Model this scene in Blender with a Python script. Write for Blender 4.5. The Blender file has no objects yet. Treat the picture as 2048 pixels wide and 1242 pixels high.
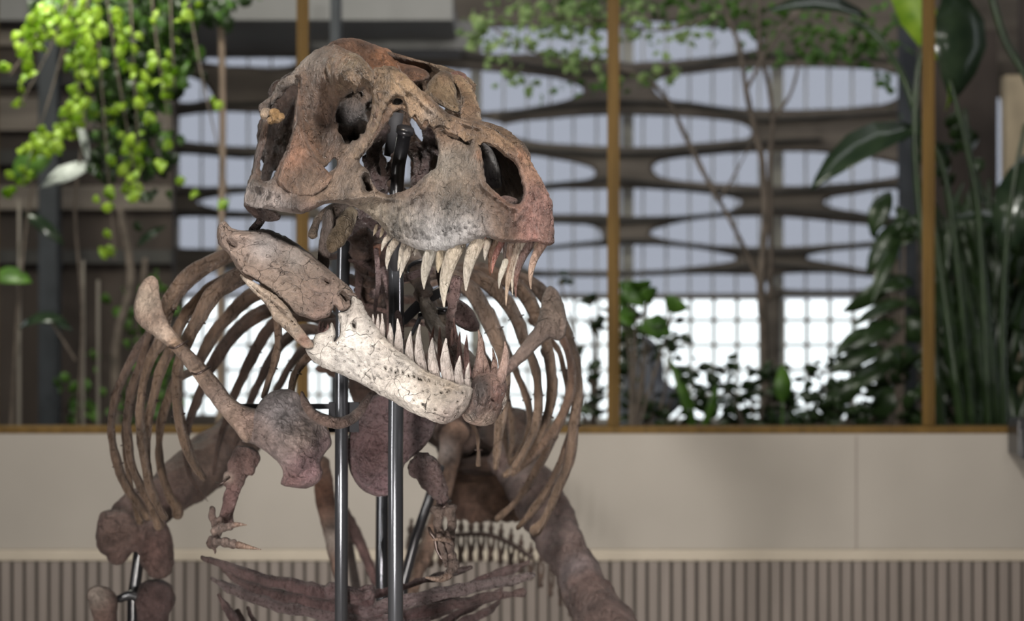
import bpy, bmesh, math, random
import numpy as np
from mathutils import Vector, Matrix, noise
random.seed(7); np.random.seed(7)
S = bpy.context.scene
C = S.collection
# ------------------------------------------------------------------ camera
W, H = 2048, 1242
F = 4000.0            # focal length in pixels (70 mm on a 36 mm sensor)
EYE = 3.1             # camera height above the hall floor
cam = bpy.data.objects.new('camera', bpy.data.cameras.new('camera'))
C.objects.link(cam); S.camera = cam
cam.location = (0, 0, EYE); cam.rotation_euler = (math.pi/2, 0, 0)
cam.data.sensor_width = 36; cam.data.lens = 36*F/W
cam.data.clip_end = 200
cam.data.dof.use_dof = True; cam.data.dof.focus_distance = 7.85; cam.data.dof.aperture_fstop = 1.45
S.view_settings.view_transform = 'Standard'; S.view_settings.look = 'None'
S.view_settings.gamma = 1; S.view_settings.exposure = 0.0
try: S.view_settings.use_curve_mapping = False
except Exception: pass
# ------------------------------------------------------------------ world
wd = bpy.data.worlds.new('sky'); S.world = wd; wd.use_nodes = True
bg = wd.node_tree.nodes['Background']
bg.inputs[0].default_value = (0.90, 0.93, 1.0, 1); bg.inputs[1].default_value = 2.1
# ------------------------------------------------------------------ hall lamps, and fills added for the greenhouse
def area(name, loc, target, sx, sy, power, color=(1, 1, 1)):
    l = bpy.data.lights.new(name, 'AREA'); l.shape = 'RECTANGLE'; l.size = sx; l.size_y = sy
    l.energy = power; l.color = color
    o = bpy.data.objects.new(name, l); C.objects.link(o); o.location = loc
    o.rotation_euler = (Vector(target)-Vector(loc)).to_track_quat('-Z', 'Y').to_euler()
    return o
area('key_lamp', (0.7, 5.0, 6.4), (-0.4, 8.3, 2.9), .4, .4, 520, (1.0, 0.96, 0.92))
area('strip_lamp', (-4.6, 5.2, 2.6), (-0.3, 8.3, 2.6), .25, 3.0, 190, (1.0, .97, .95))
area('low_front_lamp', (-1.3, 3.4, 0.7), (-0.4, 8.6, 2.4), .6, .6, 62, (1.0, 0.95, 0.92)).data.spread = math.radians(60)
area('side_lamp', (4.6, 5.4, 3.4), (0, 8.6, 2.7), .5, .5, 60, (1.0, 0.93, 0.92))
area('top_lamp', (-0.7, 7.0, 6.2), (-0.3, 8.3, 3.2), .6, .6, 60, (1.0, 0.88, 0.74))
area('wall_wash_lamp', (0, 10.5, 6.2), (0, 14.2, 1.7), 8.0, 0.5, 125, (1.0, 0.94, 0.87))
area('vine_fill_added', (-4.2, 15.4, 7.0), (-2.9, 16.2, 4.6), 2.0, 1.0, 240, (1.0, 0.98, 0.85))  # added fill that brightens the vine, not a fixture of the greenhouse
area('greenhouse_fill_added', (2.0, 17.5, 8.6), (2, 24, 3), 9.0, 2.0, 150, (0.96, 0.96, 1.0))  # added fill for beams and plants; the roof above is opaque

# ------------------------------------------------------------------ helpers
def P(px, py, d):
    return Vector(((px-W/2)*d/F, d, EYE-(py-H/2)*d/F))
def Pn(px, py, d):
    return np.stack([(px-W/2)*d/F, d, EYE-(py-H/2)*d/F], 1)
def tag(o, label=None, cat=None, group=None, kind=None):
    if label: o['label'] = label
    if cat: o['category'] = cat
    if group: o['group'] = group
    if kind: o['kind'] = kind
    return o
def empty(name, loc, label=None, cat=None, group=None):
    o = bpy.data.objects.new(name, None); C.objects.link(o); o.location = loc
    o.empty_display_size = 0.1
    return tag(o, label, cat, group)
def wloc(o):
    v = Vector((0, 0, 0))
    while o is not None:
        v += Vector(o.location); o = o.parent
    return v
def link(name, me, mat, parent=None, smooth=True, label=None):
    """mesh in world coordinates -> one object whose origin is its own centre"""
    if not me.vertices: raise ValueError(name)
    co = np.empty(len(me.vertices)*3); me.vertices.foreach_get('co', co); co = co.reshape(-1, 3)
    c = (co.min(0)+co.max(0))/2
    me.vertices.foreach_set('co', (co-c).ravel()); me.update()
    o = bpy.data.objects.new(name, me); C.objects.link(o)
    if mat is not None: me.materials.append(mat)
    o.location = Vector(c)
    if parent is not None:
        o.parent = parent; o.location = Vector(c)-wloc(parent)
    if smooth: me.polygons.foreach_set('use_smooth', [True]*len(me.polygons))
    if label: o['label'] = label
    return o
def set_col(me, cols):
    a = me.color_attributes.new('col', 'FLOAT_COLOR', 'POINT')
    c = np.ones((len(me.vertices), 4)); c[:, :3] = cols
    a.data.foreach_set('color', c.ravel())
def mesh_from(verts, faces, cols=None):
    me = bpy.data.meshes.new('m'); me.from_pydata([tuple(v) for v in verts], [], faces)
    me.update()
    if cols is not None: set_col(me, cols)
    return me
def srgb(r, g, b):
    f = lambda c: (c/255/12.92) if c/255 <= 0.04045 else ((c/255+0.055)/1.055)**2.4
    return (f(r), f(g), f(b))

def fbm(co, freq, octs=4, seed=0.0, aniso=(1, 1, 1)):
    out = np.empty(len(co)); f = noise.fractal
    for i, (x, y, z) in enumerate(co):
        out[i] = f((x*freq*aniso[0]+seed, y*freq*aniso[1], z*freq*aniso[2]), 0.9, 2.1, octs)
    return out

def cr(points, closed=False, sub=4):
    p = np.array(points, float); n = len(p); out = []
    rng = range(n) if closed else range(n-1)
    for i in rng:
        if closed: a, b, c, d = p[(i-1) % n], p[i], p[(i+1) % n], p[(i+2) % n]
        else: a, b, c, d = p[max(i-1, 0)], p[i], p[i+1], p[min(i+2, n-1)]
        for k in range(sub):
            t = k/sub
            out.append(0.5*((2*b)+(-a+c)*t+(2*a-5*b+4*c-d)*t*t+(-a+3*b-3*c+d)*t**3))
    if not closed: out.append(p[-1])
    return np.array(out)

def inside(px, py, poly):
    r = np.zeros(len(px), bool); n = len(poly)
    for i in range(n):
        x0, y0 = poly[i]; x1, y1 = poly[(i+1) % n]
        if y0 == y1: continue
        c = ((y0 > py) != (y1 > py)) & (px < (x1-x0)*(py-y0)/(y1-y0)+x0)
        r ^= c
    return r
def seg_near(px, py, poly, closed=True):
    """distance and nearest point on a polyline"""
    best = np.full(len(px), 1e9); bx = px.copy(); by = py.copy(); n = len(poly)
    for i in range(n if closed else n-1):
        x0, y0 = poly[i]; x1, y1 = poly[(i+1) % n]
        dx, dy = x1-x0, y1-y0; L = dx*dx+dy*dy
        if L < 1e-9: continue
        t = np.clip(((px-x0)*dx+(py-y0)*dy)/L, 0, 1)
        qx = x0+t*dx; qy = y0+t*dy; dd = np.hypot(px-qx, py-qy)
        m = dd < best
        best[m] = dd[m]; bx[m] = qx[m]; by[m] = qy[m]
    return best, bx, by
def tps(ctrl):
    c = np.array(ctrl, float)
    if len(c) < 4:
        m = c[:, 2].mean()
        return lambda x, y: np.full(len(x), m)
    xy = c[:, :2]/100.0; n = len(c)
    r = np.linalg.norm(xy[:, None]-xy[None], axis=2)
    K = np.where(r > 0, r*r*np.log(r+1e-12), 0)+np.eye(n)*0.02
    Pm = np.hstack([np.ones((n, 1)), xy])
    A = np.vstack([np.hstack([K, Pm]), np.hstack([Pm.T, np.zeros((3, 3))])])
    w = np.linalg.solve(A, np.concatenate([c[:, 2], np.zeros(3)]))
    def f(x, y):
        q = np.stack([x, y], 1)/100.0
        r = np.linalg.norm(q[:, None]-xy[None], axis=2)
        return (np.where(r > 0, r*r*np.log(r+1e-12), 0))@w[:n]+w[n]+q@w[n+1:]
    return f
def blend(px, py, base, spots):
    wsum = np.full(len(px), 0.5); col = np.array(base)[None]*wsum[:, None]
    for (x, y, r, c) in spots:
        w = np.exp(-((px-x)**2+(py-y)**2)/(r*r))
        wsum = wsum+w; col = col+w[:, None]*np.array(c)[None]
    return col/wsum[:, None]

def plate(name, outline, ctrl, mat, parent=None, holes=(), R=10, T=0.03, Tb=None, step=3.0, relief=(), rough=0.004,
          freq=14, aniso=(1, 1, 1), base=(.2, .15, .11), spots=(), jitter=0.8, sub=4, label=None, mirror=None, keep=False):
    """a closed, rounded bony plate: outline and depths give its surface, T its thickness"""
    Tb = T if Tb is None else Tb
    loops = []
    for k, lp in enumerate([outline]+list(holes)):
        q = cr(lp, True, sub)
        if jitter:
            j = np.array([[noise.noise((x*0.15, y*0.15, k+3.3)), noise.noise((x*0.15, y*0.15, k+9.1))] for x, y in q])
            q = q+j*jitter*2
        loops.append(q)
    allp = loops[0]
    x0, y0 = allp.min(0)-step; x1, y1 = allp.max(0)+step
    nx = int((x1-x0)/step)+1; ny = int((y1-y0)/step)+1
    cx, cy = np.meshgrid(x0+(np.arange(nx)+.5)*step, y0+(np.arange(ny)+.5)*step, indexing='ij')
    ins = inside(cx.ravel(), cy.ravel(), loops[0])
    for lp in loops[1:]: ins &= ~inside(cx.ravel(), cy.ravel(), lp)
    ins = ins.reshape(nx, ny)
    idx = -np.ones((nx+1, ny+1), int); cnt = np.zeros((nx+1, ny+1), int)
    for a in (0, 1):
        for b in (0, 1): cnt[a:nx+a, b:ny+b] += ins
    used = cnt > 0; n = int(used.sum()); idx[used] = np.arange(n)
    gx, gy = np.meshgrid(x0+np.arange(nx+1)*step, y0+np.arange(ny+1)*step, indexing='ij')
    vx = gx[used]; vy = gy[used]; border = (cnt[used] < 4)
    best = np.full(n, 1e9); bx = vx.copy(); by = vy.copy()
    for lp in loops:
        dd, qx, qy = seg_near(vx, vy, lp); m = dd < best
        best[m] = dd[m]; bx[m] = qx[m]; by[m] = qy[m]
    vx = np.where(border, bx, vx); vy = np.where(border, by, vy)
    e = np.where(border, 0, best)
    d = tps(ctrl)(vx, vy)
    u = np.clip(e/R, 0, 1); prof = np.sqrt(np.clip(1-(1-u)**2, 0, 1))
    rel = np.zeros(n)
    for (pl, w, h) in relief:
        dd, _, _ = seg_near(vx, vy, np.array(pl, float), False) if len(pl) > 1 else (np.hypot(vx-pl[0][0], vy-pl[0][1]), 0, 0)
        rel += 1.35*h*np.exp(-(dd/w)**2)
    w0 = Pn(vx, vy, d)
    nz = fbm(w0, freq, 5, 1.7, aniso)*rough*1.2+fbm(w0, freq*0.3, 3, 5.1)*rough*1.8-np.abs(fbm(w0, freq*2.6, 4, 8.8, aniso))*rough*1.1
    edge = np.clip(u*1.5, 0, 1)
    front = Pn(vx, vy, d-T*prof-(rel+nz)*edge)
    back = Pn(vx, vy, d+Tb*prof+(nz*0.6-rel*0.3*(Tb < 0.05))*edge)
    bidx = np.where(border, np.arange(n), 0); nb = np.cumsum(~border)-1+n
    bidx = np.where(border, np.arange(n), nb)
    verts = np.vstack([front, back[~border]])
    cols = blend(vx, vy, base, spots); cols = np.vstack([cols, cols[~border]*1.0])
    faces = []
    I, J = np.nonzero(ins)
    for i, j in zip(I, J):
        a, b, c, dd = idx[i, j], idx[i+1, j], idx[i+1, j+1], idx[i, j+1]
        faces.append((a, dd, c, b)); q = (bidx[a], bidx[b], bidx[c], bidx[dd])
        if not (border[a] and border[b] and border[c] and border[dd]): faces.append(q)
    obs = []
    me = mesh_from(verts, faces, cols)
    bm = bmesh.new(); bm.from_mesh(me); bmesh.ops.recalc_face_normals(bm, faces=bm.faces[:]); bm.to_mesh(me); bm.free()
    if mirror is not None:
        mv = mirror(verts); mm = mesh_from(mv, [f[::-1] for f in faces], cols*0.9)
        bm = bmesh.new(); bm.from_mesh(mm); bmesh.ops.recalc_face_normals(bm, faces=bm.faces[:]); bm.to_mesh(mm); bm.free()
        obs.append(link(name, mm, mat, parent))
    o = link(name, me, mat, parent, label=label)
    return [o]+obs

def tube_data(pts, seg=14, sub=6, flat=1.0, rough=0.0, freq=20, up=None, seed=0.0, endcap=True, groove=0.0):
    """pts (px,py,d,r_px) -> rounded, tapering tube in world space"""
    c = cr(pts, False, sub) if len(pts) > 2 else np.array([np.array(pts[0], float)*(1-t)+np.array(pts[1], float)*t for t in np.linspace(0, 1, sub+1)])
    co = [Vector(P(q[0], q[1], q[2])) for q in c]; rr = [max(q[3], .2)*q[2]/F for q in c]
    return tube_world(co, rr, seg, flat, rough, freq, up, seed, endcap, groove)
def tube_world(co, rr, seg=14, flat=1.0, rough=0.0, freq=20, up=None, seed=0.0, endcap=True, groove=0.0):
    n = len(co); T = []
    for i in range(n):
        t = co[min(i+1, n-1)]-co[max(i-1, 0)]; T.append(t.normalized() if t.length > 1e-9 else Vector((0, 0, 1)))
    if endcap:   # rounded ends
        e0 = [(co[0]-T[0]*rr[0]*k, rr[0]*s) for k, s in ((.8, .35), (.5, .75))]
        e1 = [(co[-1]+T[-1]*rr[-1]*k, rr[-1]*s) for k, s in ((.5, .75), (.8, .35))]
        co = [a for a, _ in e0]+list(co)+[a for a, _ in e1]; rr = [b for _, b in e0]+list(rr)+[b for _, b in e1]
        T = [T[0]]*2+T+[T[-1]]*2; n += 4
    x = Vector(up) if up is not None else Vector((0, 1, 0))
    V = []; 
    for i in range(n):
        a = x-T[i]*x.dot(T[i])
        if a.length < 1e-4: a = T[i].orthogonal()
        a.normalize(); b = T[i].cross(a)
        if up is None: x = a
        for k in range(seg):
            th = 2*math.pi*k/seg
            q = 1.0
            if groove:
                for t0 in (.55, math.pi+.4, 2*math.pi-.9):
                    dth = (th-t0+math.pi) % (2*math.pi)-math.pi; q -= groove*math.exp(-(dth/.3)**2)
            V.append(co[i]+a*(math.cos(th)*rr[i]*flat*q)+b*(math.sin(th)*rr[i]*q))
    V = np.array([tuple(v) for v in V])
    if rough:
        cc = np.repeat(np.array([tuple(v) for v in co]), seg, 0)
        nv = V-cc; L = np.linalg.norm(nv, axis=1, keepdims=True)+1e-9
        V = V+nv/L*(fbm(V, freq, 4, seed)[:, None]*rough)
    Fs = []
    for i in range(n-1):
        for k in range(seg):
            a = i*seg+k; b = i*seg+(k+1) % seg; Fs.append((a, b, b+seg, a+seg))
    Fs.append(tuple(range(seg))[::-1]); Fs.append(tuple(range((n-1)*seg, n*seg)))
    return V, Fs, n
def tube(name, pts, mat, parent=None, col=(.2, .15, .11), col2=None, seg=14, sub=6, flat=1.0, rough=0.0, freq=20, up=None, label=None, seed=0.0, mirror=None, groove=0.0):
    V, Fs, n = tube_data(pts, seg, sub, flat, rough, freq, up, seed, True, groove)
    t = np.repeat(np.linspace(0, 1, n), seg)[:, None]
    c2 = np.array(col2 if col2 is not None else col)[None]; cols = np.array(col)[None]*(1-t)+c2*t
    if mirror is not None:
        V = mirror(V); Fs = [f[::-1] for f in Fs]
    return link(name, mesh_from(V, Fs, cols), mat, parent, label=label)
def join_data(parts):
    V = []; Fs = []; k = 0
    for v, f, _ in parts:
        V.append(v); Fs += [tuple(i+k for i in q) for q in f]; k += len(v)
    return np.vstack(V), Fs
def fuse(name, parts, mat, parent=None, voxel=0.008, smooth=4, rough=0.004, freq=16, base=(.2, .15, .11), spots3=(), label=None, world=None, mirror=None):
    """fuse overlapping closed shapes into one continuous surface, then roughen it"""
    V, Fs = join_data(parts)
    me = mesh_from(V, Fs); bm = bmesh.new(); bm.from_mesh(me)
    bmesh.ops.recalc_face_normals(bm, faces=bm.faces[:]); bm.to_mesh(me); bm.free()
    o = bpy.data.objects.new('t', me); C.objects.link(o)
    m = o.modifiers.new('r', 'REMESH'); m.mode = 'VOXEL'; m.voxel_size = voxel
    if smooth:
        s = o.modifiers.new('s', 'SMOOTH'); s.iterations = smooth; s.factor = 0.5
    dg = bpy.context.evaluated_depsgraph_get()
    me2 = bpy.data.meshes.new_from_object(o.evaluated_get(dg))
    bpy.data.objects.remove(o); bpy.data.meshes.remove(me)
    n = len(me2.vertices); co = np.empty(n*3); me2.vertices.foreach_get('co', co); co = co.reshape(-1, 3)
    nr = np.empty(n*3); me2.vertices.foreach_get('normal', nr); nr = nr.reshape(-1, 3)
    if rough: co = co+nr*((fbm(co, freq, 5, 2.2)+fbm(co, freq*.3, 2, 7.7)*1.5)*rough)[:, None]
    cols = np.tile(np.array(base), (n, 1)).astype(float)
    if spots3:
        wsum = np.full(n, .35); cols = cols*.35
        for (x, y, d, r, c) in spots3:
            q = np.array(P(x, y, d)); w = np.exp(-((co-q)**2).sum(1)/(r*d/F)**2)
            wsum = wsum+w; cols = cols+w[:, None]*np.array(c)[None]
        cols = cols/wsum[:, None]
    if mirror is not None: co = mirror(co); me2.flip_normals()
    me2.vertices.foreach_set('co', co.ravel()); me2.update(); set_col(me2, cols)
    me2.materials.clear()
    return link(name, me2, mat, parent, label=label)
def ball(px, py, d, rx, ry=None, rd=None, seg=16, rot=0.0):
    """ellipsoid; radii in pixels at depth d"""
    ry = ry or rx; rd = rd or rx; k = d/F; V = []; Fs = []; nr = seg//2
    c = P(px, py, d)
    for i in range(1, nr):
        ph = math.pi*i/nr
        for j in range(seg):
            th = 2*math.pi*j/seg
            x = math.sin(ph)*math.cos(th)*rx; z = math.cos(ph)*ry; y = math.sin(ph)*math.sin(th)*rd
            x, z = x*math.cos(rot)-z*math.sin(rot), x*math.sin(rot)+z*math.cos(rot)
            V.append((c.x+x*k, c.y+y*k, c.z+z*k))
    top = len(V); x, z = 0, ry
    V.append((c.x-ry*math.sin(rot)*k, c.y, c.z+ry*math.cos(rot)*k)); V.append((c.x+ry*math.sin(rot)*k, c.y, c.z-ry*math.cos(rot)*k))
    for i in range(nr-2):
        for j in range(seg):
            a = i*seg+j; b = i*seg+(j+1) % seg; Fs.append((a, b, b+seg, a+seg))
    for j in range(seg):
        Fs.append((top, (j+1) % seg, j)); Fs.append((top+1, (nr-2)*seg+j, (nr-2)*seg+(j+1) % seg))
    return np.array(V), Fs, 0
def box_data(x0, x1, y0, y1, z0, z1):
    V = np.array([(x, y, z) for x in (x0, x1) for y in (y0, y1) for z in (z0, z1)], float)
    Fs = [(0, 1, 3, 2), (4, 6, 7, 5), (0, 4, 5, 1), (2, 3, 7, 6), (0, 2, 6, 4), (1, 5, 7, 3)]
    return V, Fs, 0
def boxes(name, lst, mat, parent=None, bevel=0.0, label=None, kind=None):
    V, Fs = join_data([box_data(*b) for b in lst])
    me = mesh_from(V, Fs)
    if bevel:
        bm = bmesh.new(); bm.from_mesh(me)
        bmesh.ops.bevel(bm, geom=bm.edges[:], offset=bevel, segments=2, affect='EDGES', profile=.5); bm.to_mesh(me); bm.free()
    o = link(name, me, mat, parent, smooth=False, label=label)
    if kind: o['kind'] = kind
    return o

# ------------------------------------------------------------------ materials
def nt(name):
    m = bpy.data.materials.new(name); m.use_nodes = True
    t = m.node_tree; b = t.nodes['Principled BSDF']
    return m, t, b
def plain(name, col, rough=.5, metal=0.0, var=0.0, scale=6, bump=0.0, aniso=(1, 1, 1), spec=.5):
    m, t, b = nt(name); N = t.nodes; L = t.links
    b.inputs['Base Color'].default_value = (*col, 1); b.inputs['Roughness'].default_value = rough
    b.inputs['Metallic'].default_value = metal; b.inputs['Specular IOR Level'].default_value = spec
    tc = N.new('ShaderNodeTexCoord'); mp = N.new('ShaderNodeMapping'); mp.inputs['Scale'].default_value = aniso
    no = N.new('ShaderNodeTexNoise'); no.inputs['Scale'].default_value = scale; no.inputs['Detail'].default_value = 6
    L.new(tc.outputs['Object'], mp.inputs[0]); L.new(mp.outputs[0], no.inputs['Vector'])
    if var:
        r = N.new('ShaderNodeValToRGB'); r.color_ramp.elements[0].position = .3; r.color_ramp.elements[1].position = .7
        r.color_ramp.elements[0].color = (*[c*(1-var) for c in col], 1); r.color_ramp.elements[1].color = (*[min(1, c*(1+var)) for c in col], 1)
        L.new(no.outputs[0], r.inputs[0]); L.new(r.outputs[0], b.inputs['Base Color'])
    if bump:
        bp = N.new('ShaderNodeBump'); bp.inputs['Strength'].default_value = bump; bp.inputs['Distance'].default_value = .02
        L.new(no.outputs[0], bp.inputs['Height']); L.new(bp.outputs[0], b.inputs['Normal'])
    return m
def bone(name, val=.65, sat=.8, nscale=9, stretch=(1, 1, 1), crack=0.6, cscale=14, cwidth=.03, rough=.55, pit=0.3, fine=0.5, lo=.55, hi=1.5, spec=.4):
    """fossil bone: the mesh's own colour, mottled, with cracks, pits and fine grain"""
    m, t, b = nt(name); N = t.nodes; L = t.links
    def math_(op, a=None, c=None, v=None):
        n = N.new('ShaderNodeMath'); n.operation = op
        if a is not None: L.new(a, n.inputs[0])
        if c is not None: L.new(c, n.inputs[1])
        if v is not None: n.inputs[1].default_value = v
        return n
    at = N.new('ShaderNodeAttribute'); at.attribute_name = 'col'
    geo = N.new('ShaderNodeNewGeometry')
    mp = N.new('ShaderNodeMapping'); mp.inputs['Scale'].default_value = stretch; L.new(geo.outputs['Position'], mp.inputs[0])
    n1 = N.new('ShaderNodeTexNoise'); n1.inputs['Scale'].default_value = nscale; n1.inputs['Detail'].default_value = 9; n1.inputs['Roughness'].default_value = .65
    L.new(mp.outputs[0], n1.inputs['Vector'])
    mr = N.new('ShaderNodeMapRange'); mr.inputs[1].default_value = .32; mr.inputs[2].default_value = .68
    mr.inputs[3].default_value = lo; mr.inputs[4].default_value = hi; L.new(n1.outputs[0], mr.inputs[0])
    # grain
    n2 = N.new('ShaderNodeTexNoise'); n2.inputs['Scale'].default_value = nscale*7; n2.inputs['Detail'].default_value = 5; n2.inputs['Roughness'].default_value = .7
    L.new(mp.outputs[0], n2.inputs['Vector'])
    g = N.new('ShaderNodeMapRange'); g.inputs[1].default_value = .35; g.inputs[2].default_value = .65; g.inputs[3].default_value = .75; g.inputs[4].default_value = 1.25
    L.new(n2.outputs[0], g.inputs[0])
    # cracks
    nd = N.new('ShaderNodeTexNoise'); nd.inputs['Scale'].default_value = 7; nd.inputs['Detail'].default_value = 3; L.new(geo.outputs['Position'], nd.inputs['Vector'])
    vm = N.new('ShaderNodeVectorMath'); vm.operation = 'SCALE'; vm.inputs['Scale'].default_value = .13; L.new(nd.outputs['Color'], vm.inputs[0])
    va = N.new('ShaderNodeVectorMath'); va.operation = 'ADD'; L.new(geo.outputs['Position'], va.inputs[0]); L.new(vm.outputs[0], va.inputs[1])
    vo = N.new('ShaderNodeTexVoronoi'); vo.feature = 'DISTANCE_TO_EDGE'; vo.inputs['Scale'].default_value = cscale; L.new(va.outputs[0], vo.inputs['Vector'])
    ck = N.new('ShaderNodeMapRange'); ck.inputs[1].default_value = 0; ck.inputs[2].default_value = cwidth; L.new(vo.outputs['Distance'], ck.inputs[0])
    # break the crack network up so only parts of it show
    n3 = N.new('ShaderNodeTexNoise'); n3.inputs['Scale'].default_value = 7; L.new(geo.outputs['Position'], n3.inputs['Vector'])
    k3 = N.new('ShaderNodeMapRange'); k3.inputs[1].default_value = .42; k3.inputs[2].default_value = .54; L.new(n3.outputs[0], k3.inputs[0])
    inv = math_('SUBTRACT', None, ck.outputs[0]); inv.inputs[0].default_value = 1.0
    cm = math_('MULTIPLY', inv.outputs[0], k3.outputs[0])
    cs = math_('MULTIPLY', cm.outputs[0], v=crack)
    cf = math_('SUBTRACT', None, cs.outputs[0]); cf.inputs[0].default_value = 1.0
    m1 = math_('MULTIPLY', mr.outputs[0], g.outputs[0]); m2 = math_('MULTIPLY', m1.outputs[0], cf.outputs[0])
    # pits
    vp = N.new('ShaderNodeTexVoronoi'); vp.inputs['Scale'].default_value = 34; L.new(va.outputs[0], vp.inputs['Vector'])
    pp = N.new('ShaderNodeMapRange'); pp.inputs[1].default_value = .08; pp.inputs[2].default_value = .2; pp.inputs[3].default_value = 0; pp.inputs[4].default_value = 1; L.new(vp.outputs['Distance'], pp.inputs[0])
    sc = N.new('ShaderNodeVectorMath'); sc.operation = 'SCALE'; L.new(at.outputs['Color'], sc.inputs[0]); L.new(m2.outputs[0], sc.inputs['Scale'])
    hs = N.new('ShaderNodeHueSaturation'); hs.inputs['Saturation'].default_value = sat; hs.inputs['Value'].default_value = val
    L.new(sc.outputs[0], hs.inputs['Color']); L.new(hs.outputs[0], b.inputs['Base Color'])
    rr = N.new('ShaderNodeMapRange'); rr.inputs[1].default_value = .3; rr.inputs[2].default_value = .7; rr.inputs[3].default_value = rough-.12; rr.inputs[4].default_value = rough+.18
    L.new(n2.outputs[0], rr.inputs[0]); L.new(rr.outputs[0], b.inputs['Roughness']); b.inputs['Specular IOR Level'].default_value = spec
    h1 = math_('MULTIPLY', n1.outputs[0], v=1.4); h2 = math_('MULTIPLY', n2.outputs[0], v=fine); h3 = math_('MULTIPLY', cm.outputs[0], v=-1.0*crack)
    h4 = math_('MULTIPLY', pp.outputs[0], v=pit)
    a1 = math_('ADD', h1.outputs[0], h2.outputs[0]); a2 = math_('ADD', a1.outputs[0], h3.outputs[0]); a3 = math_('ADD', a2.outputs[0], h4.outputs[0])
    bp = N.new('ShaderNodeBump'); bp.inputs['Strength'].default_value = 1.0; bp.inputs['Distance'].default_value = .036
    L.new(a3.outputs[0], bp.inputs['Height']); L.new(bp.outputs[0], b.inputs['Normal'])
    return m
M = {}
M['skull'] = bone('skull_bone', .42, 1.0, 9, (1, 1, .5), crack=.45, cscale=15, cwidth=.014, rough=.42, pit=.4, fine=1.1, lo=.32, hi=1.95, spec=.6)
M['jaw'] = bone('jaw_bone', .54, .95, 7, crack=.9, cscale=12, cwidth=.012, rough=.42, pit=.5, fine=.6, lo=.5, hi=1.45, spec=.6)
M['rib'] = bone('rib_bone', .27, 1.0, 9, (1, 1, .4), crack=.2, cscale=10, cwidth=.02, rough=.34, pit=.1, fine=.7, lo=.4, hi=1.8, spec=.6)
M['limb'] = bone('limb_bone', .54, .85, 8, crack=.3, cscale=11, cwidth=.02, rough=.4, pit=.2, fine=.8, lo=.36, hi=1.6, spec=.5)
M['mauve'] = bone('restored_bone', .40, .72, 9, crack=.25, cscale=13, cwidth=.015, rough=.3, pit=.3, fine=.5, lo=.6, hi=1.4, spec=.7)
M['tooth'] = bone('tooth_enamel', .56, .85, 16, (1, 1, .25), crack=.4, cscale=30, cwidth=.015, rough=.26, pit=.0, fine=.2, lo=.65, hi=1.35, spec=.7)
M['steel'] = plain('brushed_steel', (.075, .078, .085), .2, .75, .1, 4, aniso=(1, 1, .05), spec=.8)
M['black'] = plain('black_lacquered_steel', (.014, .014, .016), .3, .0, .2, 8, spec=.8)
M['mattblack'] = plain('matt_black_steel', (.018, .018, .02), .75, .0, .2, 8, spec=.2)
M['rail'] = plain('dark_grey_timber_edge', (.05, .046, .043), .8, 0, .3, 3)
M['wire'] = plain('dark_wire', (.05, .035, .03), .35, .6, .2, 20)
M['brass'] = plain('brass_frame', (.105, .062, .016), .6, 0, .25, 5, aniso=(3, 3, .3), spec=.15)
M['plaster'] = plain('beige_plaster', (.295, .272, .236), .85, 0, .05, 1.2, .05)
M['slat'] = plain('grey_slats', (.185, .158, .137), .7, 0, .12, 4, aniso=(4, 4, .3))
M['slatback'] = plain('dark_slat_gap', (.06, .05, .042), .9, 0, .1, 4)
M['ledge'] = plain('pale_ledge', (.38, .335, .265), .7, 0, .05, 3)
M['floor'] = plain('hall_floor', (.14, .12, .10), .5, 0, .2, 2)
M['hall'] = plain('hall_paint', (.14, .13, .125), .9, 0, .05, 1)
M['beam'] = plain('weathered_timber', (.16, .132, .112), .8, 0, .45, 1.6, .3, aniso=(.4, 1, 3))
M['beamdark'] = plain('dark_brown_boards', (.045, .032, .026), .8, 0, .4, 1.2, .2, aniso=(2, 1, .4))
M['post'] = plain('blue_grey_steel', (.028, .031, .038), .6, .2, .2, 3)
M['greyceil'] = plain('grey_ceiling_board', (.26, .25, .245), .85, 0, .1, 1)
M['muntin'] = plain('cream_glazing_bar', (.5, .48, .44), .7, 0, .1, 2)
M['tan'] = plain('tan_post', (.42, .33, .22), .7, 0, .15, 2)
M['soil'] = plain('dark_soil', (.025, .02, .015), .95, 0, .4, 5, .4)
M['bark'] = plain('thin_bark', (.11, .085, .07), .8, 0, .4, 9, .3)
M['cane'] = plain('bamboo_cane', (.33, .24, .18), .6, 0, .3, 6, aniso=(2, 2, .4))
M['bluegrey'] = plain('blue_grey_matt', (.16, .17, .21), .6, 0, .15, 2)
def glass(name, tint, refl=.06):
    m = bpy.data.materials.new(name); m.use_nodes = True; t = m.node_tree; t.nodes.clear()
    o = t.nodes.new('ShaderNodeOutputMaterial'); mx = t.nodes.new('ShaderNodeMixShader'); mx.inputs[0].default_value = refl
    a = t.nodes.new('ShaderNodeBsdfTransparent'); a.inputs[0].default_value = (*tint, 1)
    g = t.nodes.new('ShaderNodeBsdfGlossy'); g.inputs['Roughness'].default_value = .03
    nz = t.nodes.new('ShaderNodeTexNoise'); nz.inputs['Scale'].default_value = 2.1
    bp = t.nodes.new('ShaderNodeBump'); bp.inputs['Strength'].default_value = .03
    t.links.new(nz.outputs[0], bp.inputs['Height']); t.links.new(bp.outputs[0], g.inputs['Normal'])
    t.links.new(a.outputs[0], mx.inputs[1]); t.links.new(g.outputs[0], mx.inputs[2]); t.links.new(mx.outputs[0], o.inputs[0])
    return m
M['glass'] = glass('window_glass', (.96, .97, .96), 0)
M['roofglass'] = glass('tinted_glazing', (.455, .46, .485), 0)
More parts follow.
